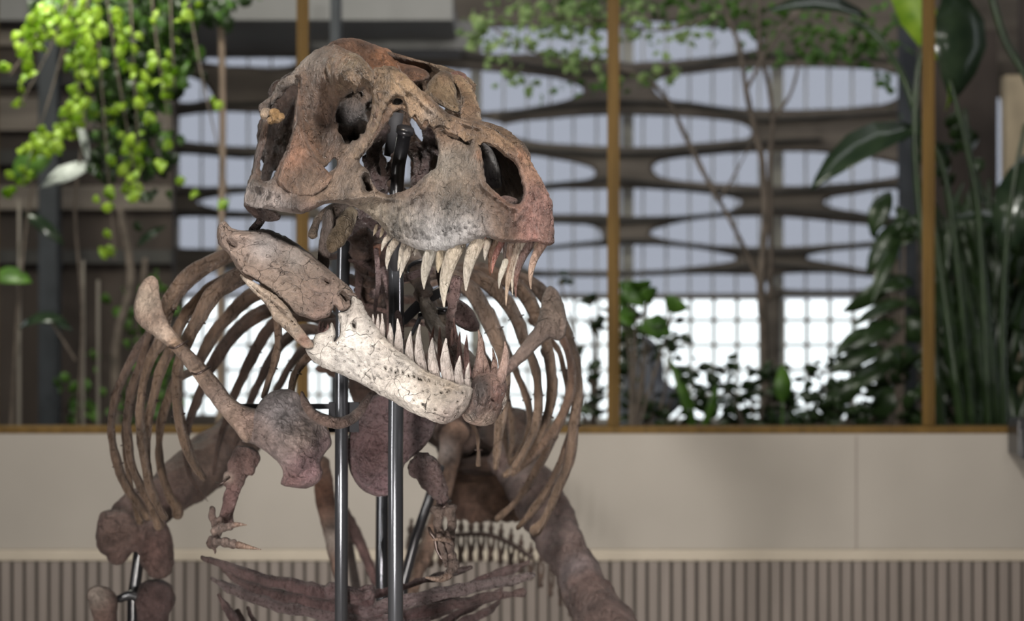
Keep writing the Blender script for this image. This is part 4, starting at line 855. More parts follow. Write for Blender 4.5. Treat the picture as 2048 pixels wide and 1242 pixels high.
plate('surangular_far', [(905,600),(925,602),(945,620),(958,645),(956,662),(935,662),(915,652),(905,640)], [(905,600,8.3),(958,645,8.36),(915,652,8.3),(945,620,8.36)], M['mauve'], jaw, R=14, T=.03, rough=.004, base=srgb(158,112,108))
# bone tongues of the throat seen between the jaws
for pts in [[(752,500,8.3,5),(757,560,8.28,6),(751,610,8.25,4),(748,640,8.2,2)],[(768,540,8.35,9),(782,590,8.3,9),(798,640,8.25,6),(806,670,8.2,3)],[(790,520,8.3,6),(775,480,8.3,7),(752,450,8.3,8)],[(745,590,8.4,8),(800,560,8.4,8),(860,540,8.4,9)]]:
    tube('hyoid', pts, M['mauve'], rex, srgb(140,106,102), rough=.004, flat=.6)
for pts in [[(712,470,8.75,6),(720,540,8.7,8),(716,600,8.68,7),(724,660,8.66,4)],[(770,500,8.62,7),(768,560,8.6,9),(779,620,8.58,7),(776,676,8.56,3)],[(830,520,8.7,10),(850,580,8.72,12),(862,640,8.74,9),(866,700,8.76,5)],[(880,540,8.8,9),(892,600,8.82,10),(890,670,8.84,6)],[(700,520,8.62,5),(728,528,8.6,6),(760,548,8.6,5)],[(735,610,8.6,4),(790,628,8.6,5),(850,650,8.62,4)]]:
    tube('neck_rib', pts, M['limb'], rex, srgb(96,70,62), srgb(118,90,84), rough=.006, flat=.7)
fuse('neck_plate', [ball(745, 505, 8.7, 26, 20, 20), ball(728, 520, 8.68, 20, 12, 14), ball(752, 540, 8.66, 18, 14, 14)], M['limb'], rex, voxel=.008, rough=.012, freq=20, base=srgb(120,80,60), spots3=[(745,510,8.66,16,srgb(176,116,86))])
# ---------------------------------------------------------------- neck and back
def vertebra_data(s=1.0):
    """centrum, neural spine and two side processes round the origin, facing -Y"""
    def bl(c, r): 
        V, Fs, _ = ball(1024, 621, 1.0, 1, 1, 1, 12); V = (V-np.array([[0, 1, EYE]]))*F
        return V*np.array([r])+np.array([c]), Fs, 0
    def tb(pts, fl=1): return tube_world([Vector(p[:3]) for p in pts], [p[3] for p in pts], 10, fl)
    return [bl((0, 0, 0), (.085, .07, .085)), tb([(0, -.07, 0, .10), (0, 0, 0, .075), (0, .07, 0, .10)]), tb([(0, 0, .06, .05), (0, .02, .2, .035), (0, .04, .33, .05)], .8),
            tb([(.04, 0, .06, .05), (.17, .02, .12, .035), (.27, .03, .12, .03)], .7), tb([(-.04, 0, .06, .05), (-.17, .02, .12, .035), (-.27, .03, .12, .03)], .7), tb([(-.09, -.06, .16, .03), (0, -.1, .17, .03), (.09, -.06, .16, .03)])]
VB = fuse('vertebra', vertebra_data(), M['limb'], None, voxel=.014, smooth=3, rough=.008, freq=10, base=srgb(98, 74, 62))
vme = VB.data; vc = Vector(VB.location); bpy.data.objects.remove(VB)
spine = [(712,455,8.55,.55),(722,500,8.66,.6),(735,545,8.78,.66),(742,592,8.92,.72),(745,640,9.08,.8),(742,690,9.25,.85),(735,735,9.45,.9),(730,765,9.68,.9),(735,782,9.92,.9),(755,790,10.16,.9),(785,800,10.4,.9),(820,812,10.62,.95),(860,830,10.82,.95),(900,850,11.0,1.0),(930,870,11.25,1.0),(950,890,11.5,1.0)]
for i, (x, y, d, s) in enumerate(spine):
    o = bpy.data.objects.new('vertebra', vme); C.objects.link(o); o.parent = rex
    o.scale = (s, s, s); o.rotation_euler = ((-.9, -.8, -.6, -.4, -.2)[i] if i < 5 else .1, 0, .1 if i < 10 else -.3)
    o.location = P(x, y, d)+vc*s-wloc(rex)
# ---------------------------------------------------------------- ribs
RB = srgb(104, 80, 64); RB2 = srgb(162, 134, 110)
ribs = [
 # left of the picture
 [(700,590,9.3,8),(620,530,9.15,13),(540,505,9.05,14),(470,508,9.0,15),(415,530,9.0,17),(368,565,9.0,19),(335,615,9.0,17),(322,680,9.02,14),(300,720,9.05,10),(283,790,9.08,9),(281,860,9.1,9),(292,940,9.12,9),(310,1000,9.14,8),(330,1036,9.15,8)],
 [(700,600,9.4,7),(600,530,9.3,10),(520,530,9.22,12),(450,560,9.2,14),(400,596,9.2,13),(365,640,9.2,12),(345,690,9.2,11),(322,740,9.2,11),(306,800,9.2,10),(296,850,9.2,9),(293,915,9.2,8),(300,960,9.2,6)],
 [(690,610,9.0,7),(600,540,8.95,12),(530,535,8.9,17),(470,560,8.9,19),(425,590,8.9,18),(395,640,8.9,15),(372,690,8.9,12),(354,750,8.9,11),(357,830,8.9,11),(370,884,8.92,10),(388,928,8.93,10),(408,957,8.95,7)],
 [(700,640,9.7,7),(620,575,9.65,12),(555,575,9.6,15),(505,590,9.6,15),(465,625,9.6,14),(430,665,9.6,13),(405,710,9.6,11),(385,740,9.6,10),(352,760,9.55,9),(335,800,9.55,9),(322,845,9.55,9),(318,890,9.55,8),(322,940,9.55,8),(338,990,9.55,9),(354,1015,9.55,12),(356,1030,9.55,11)],
 [(700,660,9.95,7),(620,610,9.9,11),(560,612,9.85,14),(510,632,9.85,15),(468,668,9.85,14),(440,705,9.85,13),(415,750,9.85,11),(397,795,9.85,10),(383,830,9.85,9),(374,862,9.85,8),(370,905,9.85,6),(380,950,9.85,5),(398,980,9.85,4),(415,1002,9.85,2)],
 [(710,690,10.2,7),(640,640,10.15,10),(585,632,10.1,13),(545,650,10.1,13),(512,700,10.1,12),(482,760,10.1,10),(464,800,10.1,9),(452,845,10.1,8),(443,870,10.1,7),(434,905,10.1,6),(427,948,10.1,4)],
 [(715,705,10.4,7),(650,665,10.4,10),(600,662,10.35,12),(560,690,10.35,11),(532,740,10.35,10),(502,800,10.35,8),(485,845,10.35,7),(470,890,10.35,5)],
 [(720,715,10.6,7),(670,690,10.6,9),(620,690,10.6,10),(585,725,10.6,9),(560,770,10.6,8),(530,820,10.6,7),(515,860,10.6,5)],
 [(300,670,9.35,9),(288,710,9.35,10),(270,765,9.35,10),(257,810,9.35,9),(256,870,9.35,9),(264,930,9.35,9),(285,980,9.35,9),(308,1025,9.35,9),(318,1052,9.35,11)],
 [(322,640,9.5,12),(300,670,9.48,11),(272,705,9.45,10),(250,745,9.42,9),(232,790,9.4,9),(222,845,9.4,8),(226,890,9.4,8),(236,930,9.4,9),(252,970,9.4,9),(275,1005,9.4,9),(296,1035,9.4,9)],
 [(330,660,9.7,8),(290,720,9.7,7),(262,780,9.7,6),(250,835,9.7,6),(250,890,9.7,6),(258,950,9.7,6),(268,1005,9.7,6),(281,1044,9.7,7)],
 [(548,600,8.75,6),(556,650,8.75,8),(556,690,8.75,8),(546,735,8.75,7),(536,765,8.75,6),(527,795,8.75,4)],
 [(640,690,8.9,7),(610,720,8.9,9),(592,745,8.9,9),(584,770,8.9,8),(580,800,8.9,6)],
 # right of the picture
 [(800,560,9.2,8),(880,545,9.1,14),(935,575,9.0,18),(965,615,9.0,18),(988,660,9.0,17),(1004,705,9.0,14),(1010,750,9.0,12),(1008,800,9.0,11),(1000,850,9.0,10),(994,900,9.0,9),(991,936,9.0,7)],
 [(820,560,9.3,8),(900,545,9.25,12),(955,555,9.2,15),(1000,590,9.2,16),(1032,635,9.2,14),(1052,690,9.2,11),(1070,735,9.2,10),(1077,790,9.2,9),(1072,848,9.2,9),(1050,900,9.2,8),(1028,935,9.2,6)],
 [(840,555,9.45,8),(930,535,9.4,12),(990,548,9.4,15),(1035,575,9.4,16),(1062,610,9.4,15),(1085,660,9.4,13),(1098,710,9.4,12),(1104,770,9.4,11),(1096,830,9.4,10),(1072,882,9.4,10),(1040,925,9.4,9),(1010,950,9.4,7)],
 [(860,570,9.6,7),(950,545,9.6,10),(1020,550,9.6,12),(1070,572,9.6,14),(1108,620,9.6,15),(1136,680,9.6,12),(1152,730,9.6,11),(1156,790,9.6,11),(1148,850,9.6,11),(1138,925,9.6,11),(1110,992,9.6,10),(1088,1040,9.6,9),(1070,1062,9.6,13)],
 [(1108,650,9.5,8),(1135,700,9.5,9),(1144,760,9.48,9),(1130,820,9.45,10),(1100,872,9.42,10),(1062,912,9.38,11),(1040,932,9.35,9),(1024,946,9.35,7)],
 [(1148,830,9.7,6),(1130,900,9.7,7),(1102,966,9.7,8),(1070,1015,9.7,8),(1036,1056,9.7,6)],
 [(1110,870,9.75,8),(1088,912,9.75,8),(1054,972,9.75,8),(1025,1010,9.75,7),(994,1038,9.75,6)],
 [(980,620,9.8,9),(1010,690,9.8,9),(1035,750,9.8,8),(1054,800,9.8,8),(1060,850,9.8,7),(1042,900,9.8,6),(1020,925,9.8,5)],
 [(1060,640,9.85,6),(1110,690,9.85,6),(1128,740,9.85,6),(1136,790,9.85,6),(1118,850,9.85,6)],
 [(960,700,10.0,8),(1000,760,10.0,8),(1020,820,10.0,7),(1026,870,10.0,7),(1018,922,10.0,5)],
 [(940,720,10.2,7),(985,780,10.2,7),(1005,840,10.2,6),(1012,890,10.2,6),(1022,930,10.2,5)],
 [(1085,700,9.9,6),(1110,760,9.9,6),(1098,830,9.9,6),(1070,870,9.9,6)],
 [(940,840,8.9,5),(955,870,8.9,5),(957,900,8.9,5),(957,930,8.9,4)],
]
warm = {0: srgb(112,88,72), 1: srgb(128,96,72), 9: srgb(96,74,66), 8: srgb(132,106,90), 13: srgb(134,112,98), 16: srgb(118,96,84), 17: srgb(116,84,68)}
for i, r in enumerate(ribs):
    c0 = warm.get(i, RB); c2 = RB2 if i not in (4, 5, 6, 7) else srgb(112, 88, 76)
    tube('rib', r, M['rib'], rex, c0, c2, seg=22, groove=.22, sub=6, flat=.7, rough=.006, freq=9, seed=i*3.1, up=(0.3, -.9, .2))
# steel wires clipping each rib to the frame
for i, r in enumerate(ribs):
    ks = [len(r)//2-1, len(r)//2+2] if len(r) > 8 else [len(r)//2]
    for k in ks:
        if k+1 >= len(r): continue
        x, y, d, w = r[k]; x2, y2 = r[k+1][:2]; L = math.hypot(x2-x, y2-y) or 1; nx_, ny_ = -(y2-y)/L, (x2-x)/L
        tube('rib_clip', [(x-nx_*(w+2), y-ny_*(w+2), d, 1.7), (x-nx_*w*.85, y-ny_*w*.85, d-w*.4*d/F, 1.6), (x-nx_*w*.5, y-ny_*w*.5, d-w*.5*d/F, 1.0), (x+nx_*w*.85, y+ny_*w*.85, d+w*.4*d/F, 1.5), (x+nx_*(w+2), y+ny_*(w+2), d, 1.7)], M['wire'], rex, seg=8, sub=3)
# ---------------------------------------------------------------- shoulder girdle
plate('scapula', [(267,622),(270,597),(280,570),(296,553),(308,553),(316,562),(318,580),(322,605),(331,634),(350,664),(380,698),(411,730),(440,764),(464,794),(488,810),(515,818),(528,826),(524,845),(510,868),(492,886),(470,862),(440,826),(412,790),(386,752),(361,720),(334,692),(308,672),(288,658),(273,642)],
  [(270,620,8.95),(300,555,8.98),(330,650,8.85),(400,740,8.75),(480,830,8.62),(520,840,8.6)], M['limb'], rex, R=17, T=.036, step=2.6, rough=.004, base=srgb(176,146,124),
  spots=[(290,600,22,srgb(190,172,150)),(320,670,18,srgb(196,172,150)),(350,690,12,srgb(184,146,110)),(440,800,24,srgb(186,160,146)),(500,840,24,srgb(176,144,130)),(380,740,16,srgb(180,152,130))], relief=[([(352,700),(366,684)], 1.6, -.008), ([(300,650),(310,610),(318,600)], 1.5, -.004)])
plate('coracoid', [(484,884),(492,868),(500,850),(506,828),(520,803),(541,784),(570,778),(592,784),(603,798),(612,816),(628,824),(645,840),(658,862),(663,888),(652,905),(641,925),(645,945),(636,965),(612,977),(585,975),(562,968),(566,946),(556,925),(538,909),(515,893),(500,886)],
  [(490,880,8.62),(540,790,8.6),(600,800,8.62),(660,880,8.66),(600,970,8.62),(570,870,8.54),(620,900,8.56)], M['limb'], rex, R=22, T=.05, step=2.6, rough=.012, freq=14, base=srgb(150,130,124),
  spots=[(550,810,40,srgb(166,158,158)),(520,860,26,srgb(172,146,134)),(600,860,34,srgb(160,138,124)),(620,940,34,srgb(154,108,114)),(585,965,22,srgb(146,98,94)),(650,890,18,srgb(128,92,96)),(570,830,26,srgb(176,170,172))],
  relief=[([(600,795),(560,840),(530,875)], 2.4, -.014), ([(585,890),(600,900),(590,915)], 4, .012), ([(560,920),(600,940)], 6, .01), ([(605,830),(650,870)], 7, -.008)])
plate('coracoid', [(693,910),(694,884),(701,860),(716,832),(735,806),(752,788),(780,784),(830,800),(868,838),(868,862),(856,884),(838,904),(818,920),(808,932),(802,958),(786,984),(765,993),(744,990),(720,976),(702,948)],
  [(695,900,8.8),(760,790,8.75),(865,850,8.72),(765,990,8.78),(760,890,8.84),(740,930,8.84),(820,890,8.74)], M['mauve'], rex, R=20, T=.04, step=2.6, rough=.010, freq=13, base=srgb(124,88,88),
  spots=[(750,900,44,srgb(122,78,76)),(700,910,10,srgb(150,126,128)),(720,970,14,srgb(152,116,120)),(765,975,20,srgb(160,108,116)),(840,860,34,srgb(112,88,88)),(720,840,12,srgb(116,96,96))],
  relief=[([(694,905),(700,865),(735,806)], 7, .018), ([(696,925),(725,975),(770,988)], 7, .018), ([(750,900)], 40, -.03)])
plate('scapula', [(1000,748),(1012,724),(1030,706),(1050,680),(1070,652),(1080,622),(1085,594),(1094,575),(1105,573),(1119,588),(1129,616),(1134,645),(1131,668),(1117,682),(1101,677),(1082,690),(1062,710),(1040,730),(1018,750),(1002,762)],
  [(1000,755,8.8),(1060,690,8.85),(1130,650,8.95),(1100,580,9.0)], M['limb'], rex, R=18, T=.035, step=2.6, rough=.005, base=srgb(124,104,92), spots=[(1105,620,24,srgb(130,112,98)),(1020,735,20,srgb(116,90,80))], relief=[([(1090,600),(1095,640),(1085,670)], 2, -.006), ([(1118,590),(1128,640)], 5, .01)])
tube('furcula', [(604,786,8.45,4),(610,806,8.4,8),(625,827,8.38,11),(648,840,8.36,12),(676,846,8.36,12),(703,838,8.38,11),(720,822,8.42,9),(734,800,8.46,7),(741,788,8.5,4)], M['limb'], rex, srgb(130,104,90), srgb(112,88,78), rough=.003)
# ---------------------------------------------------------------- arms
fuse('humerus', [ball(492, 916, 8.7, 27, 24, 20), ball(472, 940, 8.7, 20, 26, 16), tube_data([(488,910,8.7,22),(478,945,8.7,20),(470,975,8.7,17),(460,1005,8.7,15),(452,1035,8.7,15),(452,1048,8.7,17)]), ball(500, 940, 8.68, 10, 12, 8), ball(453, 958, 8.68, 9, 18, 9)], M['limb'], rex, voxel=.006, rough=.007, freq=18, base=srgb(122,92,84),
  spots3=[(452,955,8.65,10,srgb(196,178,160)),(480,900,8.7,18,srgb(112,84,74)),(460,1000,8.7,22,srgb(134,94,90))])
fuse('forearm', [tube_data([(424,1016,8.68,7),(424,1035,8.68,9),(432,1055,8.66,10),(428,1080,8.66,9)]), tube_data([(440,1040,8.66,9),(436,1062,8.64,11),(430,1092,8.66,9)]), ball(420, 1085, 8.68, 8, 16, 8), ball(430, 1102, 8.68, 5, 9, 5)], M['limb'], rex, voxel=.005, rough=.006, freq=24, base=srgb(110,88,78))
def finger(pts, nm='finger'):
    fuse(nm, [tube_data(pts, 10, 5)]+[ball(x, y, d, r*1.25, r*1.25, r*1.2) for x, y, d, r in pts[:-1]], M['limb'], rex, voxel=.0035, smooth=2, rough=.003, freq=30, base=srgb(128,106,94))
def claw(pts): tube('claw', pts, M['tooth'], rex, srgb(120,92,76), srgb(150,120,96), seg=10)
finger([(430,1062,8.6,8),(446,1056,8.56,8),(460,1053,8.52,7),(470,1051,8.5,5)]); claw([(468,1050,8.5,6),(480,1049,8.48,4),(493,1050,8.46,1)])
finger([(434,1084,8.6,9),(450,1084,8.56,9),(466,1088,8.52,8),(478,1091,8.5,6)]); claw([(476,1090,8.5,8),(495,1094,8.48,5),(522,1099,8.45,1)])
fuse('humerus', [ball(842, 926, 8.8, 24, 20, 20), ball(862, 935, 8.78, 16, 22, 14), tube_data([(840,920,8.8,22),(858,950,8.8,20),(872,975,8.8,16),(884,1000,8.8,13),(888,1014,8.8,15)]), ball(828, 934, 8.8, 12, 22, 10)], M['mauve'], rex, voxel=.006, rough=.012, freq=22, base=srgb(120,88,82))
fuse('forearm', [tube_data([(880,1022,8.76,11),(876,1045,8.75,10),(880,1068,8.74,10),(890,1085,8.74,11)]), tube_data([(900,1018,8.76,11),(905,1045,8.76,11),(900,1070,8.76,12),(898,1090,8.76,12)]), ball(870, 1022, 8.76, 10, 9, 9), ball(904, 1016, 8.75, 10, 8, 9)], M['limb'], rex, voxel=.005, rough=.006, freq=24, base=srgb(120,100,88))
finger([(896,1092,8.72,12),(900,1112,8.7,11),(906,1130,8.68,11),(896,1150,8.66,8)]); claw([(900,1150,8.66,8),(880,1158,8.64,7),(852,1155,8.6,2)])
finger([(878,1076,8.7,7),(882,1092,8.68,6),(888,1110,8.67,6),(892,1132,8.66,5)]); claw([(898,1080,8.66,6),(882,1078,8.62,5),(866,1080,8.58,2)])
tube('arm_wire', [(858,1056,8.7,3),(862,1066,8.68,4),(870,1078,8.68,4),(874,1100,8.68,3),(884,1118,8.68,3)], M['wire'], rex, seg=8)
for (x, y, d, w) in [(446, 962, 8.68, 20), (890, 1010, 8.78, 16), (357, 690, 8.78, 26), (402, 742, 8.7, 26)]:
    tube('rib_clip', [(x-w*.7, y+4, d, 2.5), (x-w*.3, y+6, d-.05, 2.5), (x+w*.3, y-2, d-.05, 2.5), (x+w*.7, y-8, d, 2.5)], M['wire'], rex, seg=8)
# ---------------------------------------------------------------- belly ribs
GA = srgb(112, 90, 84)
for i, g in enumerate([
  [(405,1114,8.95,5),(440,1127,8.93,9),(500,1150,8.9,12),(560,1166,8.88,13),(620,1178,8.86,14),(690,1192,8.84,15),(740,1200,8.84,13)],
  [(448,1140,9.05,6),(480,1164,9.02,9),(540,1184,9.0,11),(610,1200,8.98,12),(680,1212,8.96,13),(760,1222,8.95,12)],
  [(424,1156,9.1,5),(460,1175,9.08,10),(520,1200,9.05,12),(580,1216,9.02,13),(640,1226,9.0,14),(720,1236,9.0,14),(800,1244,9,12)],
  [(438,1190,9.25,5),(450,1210,9.25,7),(466,1235,9.22,8),(490,1262,9.2,8)], [(474,1222,9.3,5),(484,1240,9.3,7),(500,1270,9.3,8)], [(496,1216,9.35,5),(505,1238,9.35,7),(525,1268,9.3,8)], [(456,1212,9.35,4),(462,1232,9.35,5),(470,1260,9.35,6)],
  [(1066,1150,9.0,6),(1010,1163,8.97,10),(940,1176,8.94,12),(870,1190,8.9,14),(800,1206,8.88,16),(730,1222,8.88,14)],
  [(1048,1186,9.15,6),(990,1192,9.12,9),(920,1206,9.1,10),(850,1222,9.08,12),(780,1240,9.05,12)],
  [(1056,1124,9.3,6),(1020,1140,9.28,9),(970,1160,9.25,10),(900,1190,9.22,10),(840,1216,9.2,10)],
  [(942,1134,9.1,5),(905,1146,9.08,7),(850,1160,9.05,8),(800,1176,9.02,8),(740,1190,9.0,9)],
  [(998,1204,9.35,5),(975,1222,9.33,8),(930,1244,9.3,9),(890,1270,9.3,9)], [(1002,1176,9.5,5),(985,1192,9.5,7),(930,1222,9.45,9),(870,1256,9.4,9)], [(900,1220,9.15,9),(840,1238,9.12,10),(780,1256,9.1,10)]]):
    tube('gastralium', g, M['mauve'] if i in (7, 2, 13) else M['rib'], rex, GA, srgb(122,92,92), seg=20, groove=.2, flat=.7, rough=.010, freq=16, seed=i*2.2, up=(0, -1, .3))
fuse('belly_rib_joint', [ball(700, 1190, 8.8, 28, 16, 14), ball(730, 1184, 8.8, 22, 14, 12), ball(672, 1186, 8.82, 20, 14, 12)], M['mauve'], rex, voxel=.006, rough=.016, freq=22, base=srgb(124,88,86))
# ---------------------------------------------------------------- hips, legs
fuse('ilium', [ball(1010, 860, 11.2, 60, 50, 60), ball(900, 850, 11.3, 60, 50, 40), ball(1040, 900, 11.0, 50, 40, 80), ball(960, 930, 11.3, 90, 20, 60), tube_data([(880,900,11.4,14),(960,905,11.4,18),(1060,930,11.2,18)])], M['limb'], rex, voxel=.025, rough=.02, freq=6, base=srgb(84,62,50), spots3=[(1000,960,11,40,srgb(150,110,84))])
fuse('sacrum', [tube_data([(x, 930, 11.35, 10), (x+(x-970)*.02, 985, 11.3, 15), (x+(x-970)*.06, 1036, 11.2, 12)], 10, 4) for x in range(900, 1064, 22)]+[tube_data([(890,935,11.3,14),(970,925,11.3,16),(1060,955,11.2,14)])], M['limb'], rex, voxel=.02, rough=.02, freq=8, base=srgb(104,74,54), spots3=[(920,1030,11.2,30,srgb(130,96,80))])
fuse('pubis', [tube_data([(905,860,10.9,24),(900,910,10.9,26),(888,980,10.8,20),(866,1060,10.7,18),(838,1130,10.6,16),(815,1200,10.5,16)]), ball(910, 865, 10.9, 28, 26, 20)], M['limb'], rex, voxel=.015, rough=.01, freq=10, base=srgb(150,116,94), spots3=[(890,900,10.8,20,srgb(190,180,176))])
fuse('pubis', [tube_data([(640,930,10.6,22),(648,990,10.6,20),(662,1050,10.55,17),(672,1110,10.5,14),(682,1180,10.45,12)])], M['limb'], rex, voxel=.014, rough=.008, base=srgb(160,124,104), spots3=[(645,990,10.6,26,srgb(174,108,70)),(668,1080,10.5,22,srgb(196,184,172))])
tube('ischium', [(690,1020,10.9,8),(712,1070,10.9,12),(730,1110,10.85,10),(752,1165,10.8,9)], M['limb'], rex, srgb(110,84,78), srgb(134,96,92), rough=.006)
tube('ischium', [(684,1040,11.2,8),(700,1100,11.2,9),(712,1180,11.1,9)], M['limb'], rex, srgb(90,74,68), rough=.006)
fuse('femur', [tube_data([(500,850,10.9,44),(460,890,10.8,50),(410,930,10.6,52),(350,975,10.4,50),(300,1012,10.25,50),(265,1045,10.1,52)], 16, 6), ball(240, 1062, 10.0, 50, 48, 44), ball(214, 1068, 10.0, 24, 40, 30), ball(238, 1108, 10.0, 22, 20, 22), ball(312, 1090, 10.0, 36, 60, 36), ball(318, 1125, 9.98, 28, 32, 28), ball(300, 1040, 10.1, 42, 30, 36)],
  M['limb'], rex, voxel=.016, smooth=4, rough=.018, freq=7, base=srgb(126,98,88), spots3=[(400,940,10.5,60,srgb(120,98,82)),(230,1060,9.9,30,srgb(146,116,104)),(320,1100,9.9,34,srgb(128,92,84)),(480,870,10.8,50,srgb(104,82,66))])
fuse('tibia', [ball(310, 1182, 10.0, 36, 22, 36), ball(318, 1200, 10.0, 32, 30, 36), tube_data([(306,1200,10.0,36),(305,1260,10.05,30),(300,1400,10.2,24),(290,1650,10.4,24),(285,1760,10.5,30)], 14, 6)], M['limb'], rex, voxel=.016, rough=.008, freq=8, base=srgb(108,82,78))
fuse('fibula', [ball(200, 1186, 10.0, 26, 18, 24), ball(212, 1200, 10.0, 26, 26, 24), tube_data([(208,1200,10.0,30),(214,1260,10.05,22),(240,1400,10.2,14),(262,1700,10.45,12)], 12, 6)], M['limb'], rex, voxel=.014, rough=.008, freq=10, base=srgb(150,118,104), spots3=[(190,1190,9.95,20,srgb(200,184,168))])
tube('knee_spacer', [(238,1198,10.05,8),(262,1190,10.05,10),(280,1196,10.05,10)], M['black'], rex)
fuse('femur', [tube_data([(1030,930,10.9,34),(1070,980,10.7,42),(1100,1040,10.5,50),(1130,1100,10.3,52),(1165,1170,10.1,54),(1200,1240,9.9,56),(1235,1320,9.7,58)], 16, 6), ball(1010, 920, 10.9, 34, 30, 34), ball(1235, 1345, 9.65, 62, 50, 50), ball(1270, 1350, 9.65, 40, 60, 40)],
  M['limb'], rex, voxel=.014, smooth=3, rough=.022, freq=7, base=srgb(116,92,84), spots3=[(1120,1080,10.3,36,srgb(136,116,112)),(1160,1150,10.1,26,srgb(156,146,150)),(1190,1190,10,30,srgb(96,66,58)),(1040,950,10.7,30,srgb(150,130,124))])
fuse('tibia', [ball(1240, 1410, 9.7, 50, 34, 44), tube_data([(1240,1410,9.7,46),(1235,1500,9.8,36),(1225,1650,10.1,28),(1220,1790,10.4,34)], 12, 6)], M['limb'], rex, voxel=.02, rough=.008, base=srgb(108,82,78))
ank = [(285, 1760, 10.5), (1220, 1790, 10.4)]
for (x, y, d) in ank:      # feet, standing on the floor below the frame
    q = P(x, y, d); par = []
    par.append(tube_world([q+Vector((0,.0,.03)), Vector((q.x, q.y-.05, .45)), Vector((q.x, q.y-.12, .12))], [.09, .075, .085], 12))
    for a in (-.45, 0, .45):
        dx, dy = math.sin(a), -math.cos(a)
        par.append(tube_world([Vector((q.x, q.y-.1, .14)), Vector((q.x+dx*.3, q.y-.1+dy*.3, .09)), Vector((q.x+dx*.55, q.y-.1+dy*.55, .06)), Vector((q.x+dx*.7, q.y-.1+dy*.7, .022))], [.07, .055, .045, .014], 10))
    fuse('foot', par, M['limb'], rex, voxel=.018, rough=.006, base=srgb(112, 88, 78))
# ---------------------------------------------------------------- tail, curving behind
tp = []
for i in range(17):
    t = i/16; tp.append((822+t*320, 1062-math.sin(min(1, t*1.15)*1.5)*10+max(0, t-.42)**1.7*330, 12.6-t*.5))
for i, (x, y, d) in enumerate(tp):
    s = 1-.022*i
    parts = [ball(x, y-2, d, 8*s, 11*s, 14*s, 10), tube_data([(x, y-8, d, 4*s), (x+1, y-22*s, d, 4*s)], 6, 2), tube_data([(x-3, y+8, d, 4*s), (x-7*s, y+28*s, d, 4*s), (x-2, y+52*s, d, 6*s), (x-1, y+72*s, d, 9*s)], 6, 3), tube_data([(x+3, y+8, d, 4*s), (x+7*s, y+28*s, d, 4*s), (x+2, y+52*s, d, 6*s)], 6, 3)]
    V, Fs = join_data(parts); link('tail_vertebra', mesh_from(V, Fs, np.tile(np.array(srgb(112,88,74)), (len(V), 1))), M['limb'], rex)
tube('tail_rod', [(x, y+12, d-.05, 5) for x, y, d in tp[:14:2]], M['wire'], rex)
# ---------------------------------------------------------------- steel supports (each stands on the floor)
def base_plate(t, x, y, r=.22):
    V, Fs, _ = tube_world([Vector((x, y, .004)), Vector((x, y, .026))], [r, r], 28, endcap=False); link('base_plate', mesh_from(V, Fs), M['black'], t, smooth=False)
def pole(name, label, pts, w, mat='steel', base=True):
    q = P(*pts[0]); t = empty(name, (q.x, q.y, 0), label, 'pole', 'steel posts and struts under the skeleton')
    co = [P(*p) for p in pts]; co[0] = Vector((co[0].x, co[0].y, .01))
    V, Fs, _ = tube_world(co, [w]*len(co), 24, endcap=False); link('shaft', mesh_from(V, Fs), M[mat], t)
    if base: base_plate(t, q.x, q.y)
    return t
t = pole('support_pole', 'front bright steel pole rising to the skull, nearest of the support poles', [(791,1260,8.28),(791,900,8.28),(793,700,8.28),(792,560,8.3),(790,470,8.3)], .032)
V, Fs, _ = tube_world([P(792,560,8.3), P(789,440,8.26), P(797,330,8.18), P(810,262,8.12)], [.026, .027, .028, .028], 20, endcap=False); link('inner_tube', mesh_from(V, Fs), M['black'], t, label='black lacquered tube reaching into the skull')
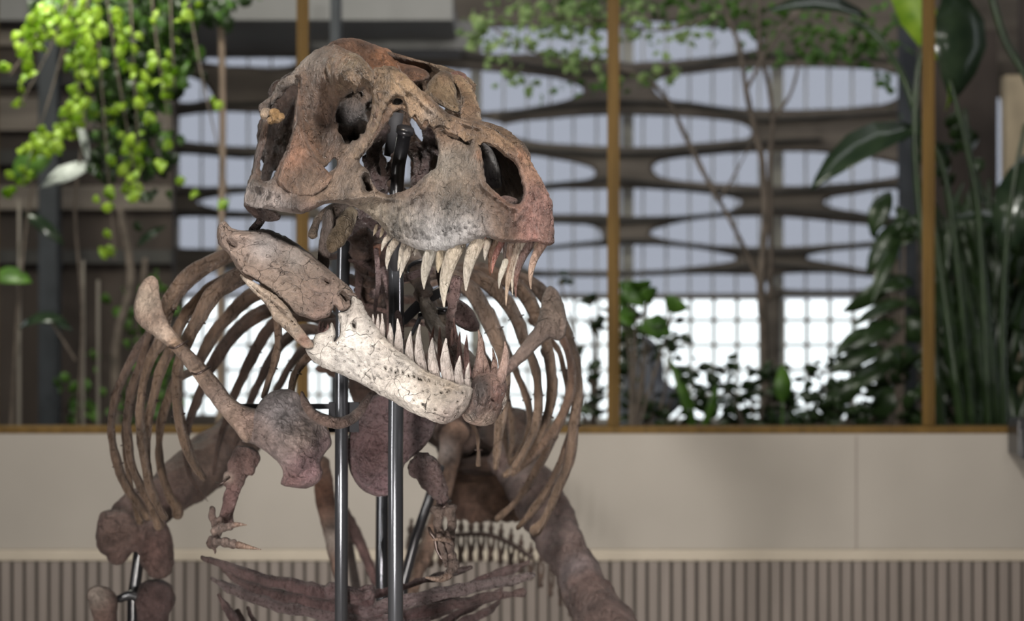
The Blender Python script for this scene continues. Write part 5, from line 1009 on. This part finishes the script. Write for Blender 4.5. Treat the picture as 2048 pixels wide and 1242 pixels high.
V, Fs, _ = tube_world([P(811,256,8.115), P(809,266,8.125)], [.036, .036], 20, endcap=False); link('collar', mesh_from(V, Fs), M['black'], t)
V, Fs, _ = tube_world([P(782,312,8.32), P(788,262,8.3), P(793,226,8.3)], [.03, .03, .03], 20, endcap=False); link('clamp_tube', mesh_from(V, Fs), M['mattblack'], t)
t = pole('support_pole', 'dark steel pole left of the front pole, carrying the shoulder crossbar', [(682,1260,8.72),(683,850,8.72),(684,640,8.72),(688,480,8.72),(692,420,8.72)], .029)
V, Fs = join_data([box_data(P(468,0,8.76).x, P(735,0,8.76).x, 8.752, 8.79, P(0,818,8.76).z, P(0,808,8.76).z)]); link('crossbar', mesh_from(V, Fs), M['mattblack'], t, smooth=False)
V, Fs = join_data([box_data(P(655,0,8.7).x, P(716,0,8.7).x, 8.751, 8.80, P(0,866,8.7).z, P(0,806,8.7).z)]); link('bracket', mesh_from(V, Fs), M['mattblack'], t, smooth=False)
pole('support_pole', 'rear dark steel pole seen between the two front ones', [(764,1260,10.0),(764,1100,10.0),(766,900,10.0),(768,800,10.02)], .033)
t = pole('slanting_strut', 'slanting dark steel strut behind the right arm bones', [(800,1300,10.2),(806,1170,10.2),(830,1080,10.2),(858,1000,10.2),(880,930,10.2)], .026, 'black')
t = pole('leg_strut', 'dark steel strut standing inside the left leg bones', [(262,1300,10.15),(266,1200,10.15),(278,1110,10.15),(285,1060,10.15)], .03, 'black')
# loose armature rods round the throat
for pts, w, m in [([(862,520,8.5,0),(828,526,8.5,0),(818,545,8.5,0),(836,575,8.5,0),(846,600,8.5,0),(842,630,8.5,0),(824,668,8.5,0)], 4.5, 'steel'), ([(842,632,8.45,0),(860,622,8.45,0),(884,622,8.45,0),(905,620,8.5,0)], 8, 'steel')]:
    tube('armature_rod', [(a, b, c, w) for a, b, c, _ in pts], M[m], rex, seg=12)
V, Fs, _ = tube_data([(806,642,8.4,10),(850,600,8.42,11),(905,572,8.45,11)], 12, 5, .2); link('armature_strap', mesh_from(V, Fs), M['black'], rex)
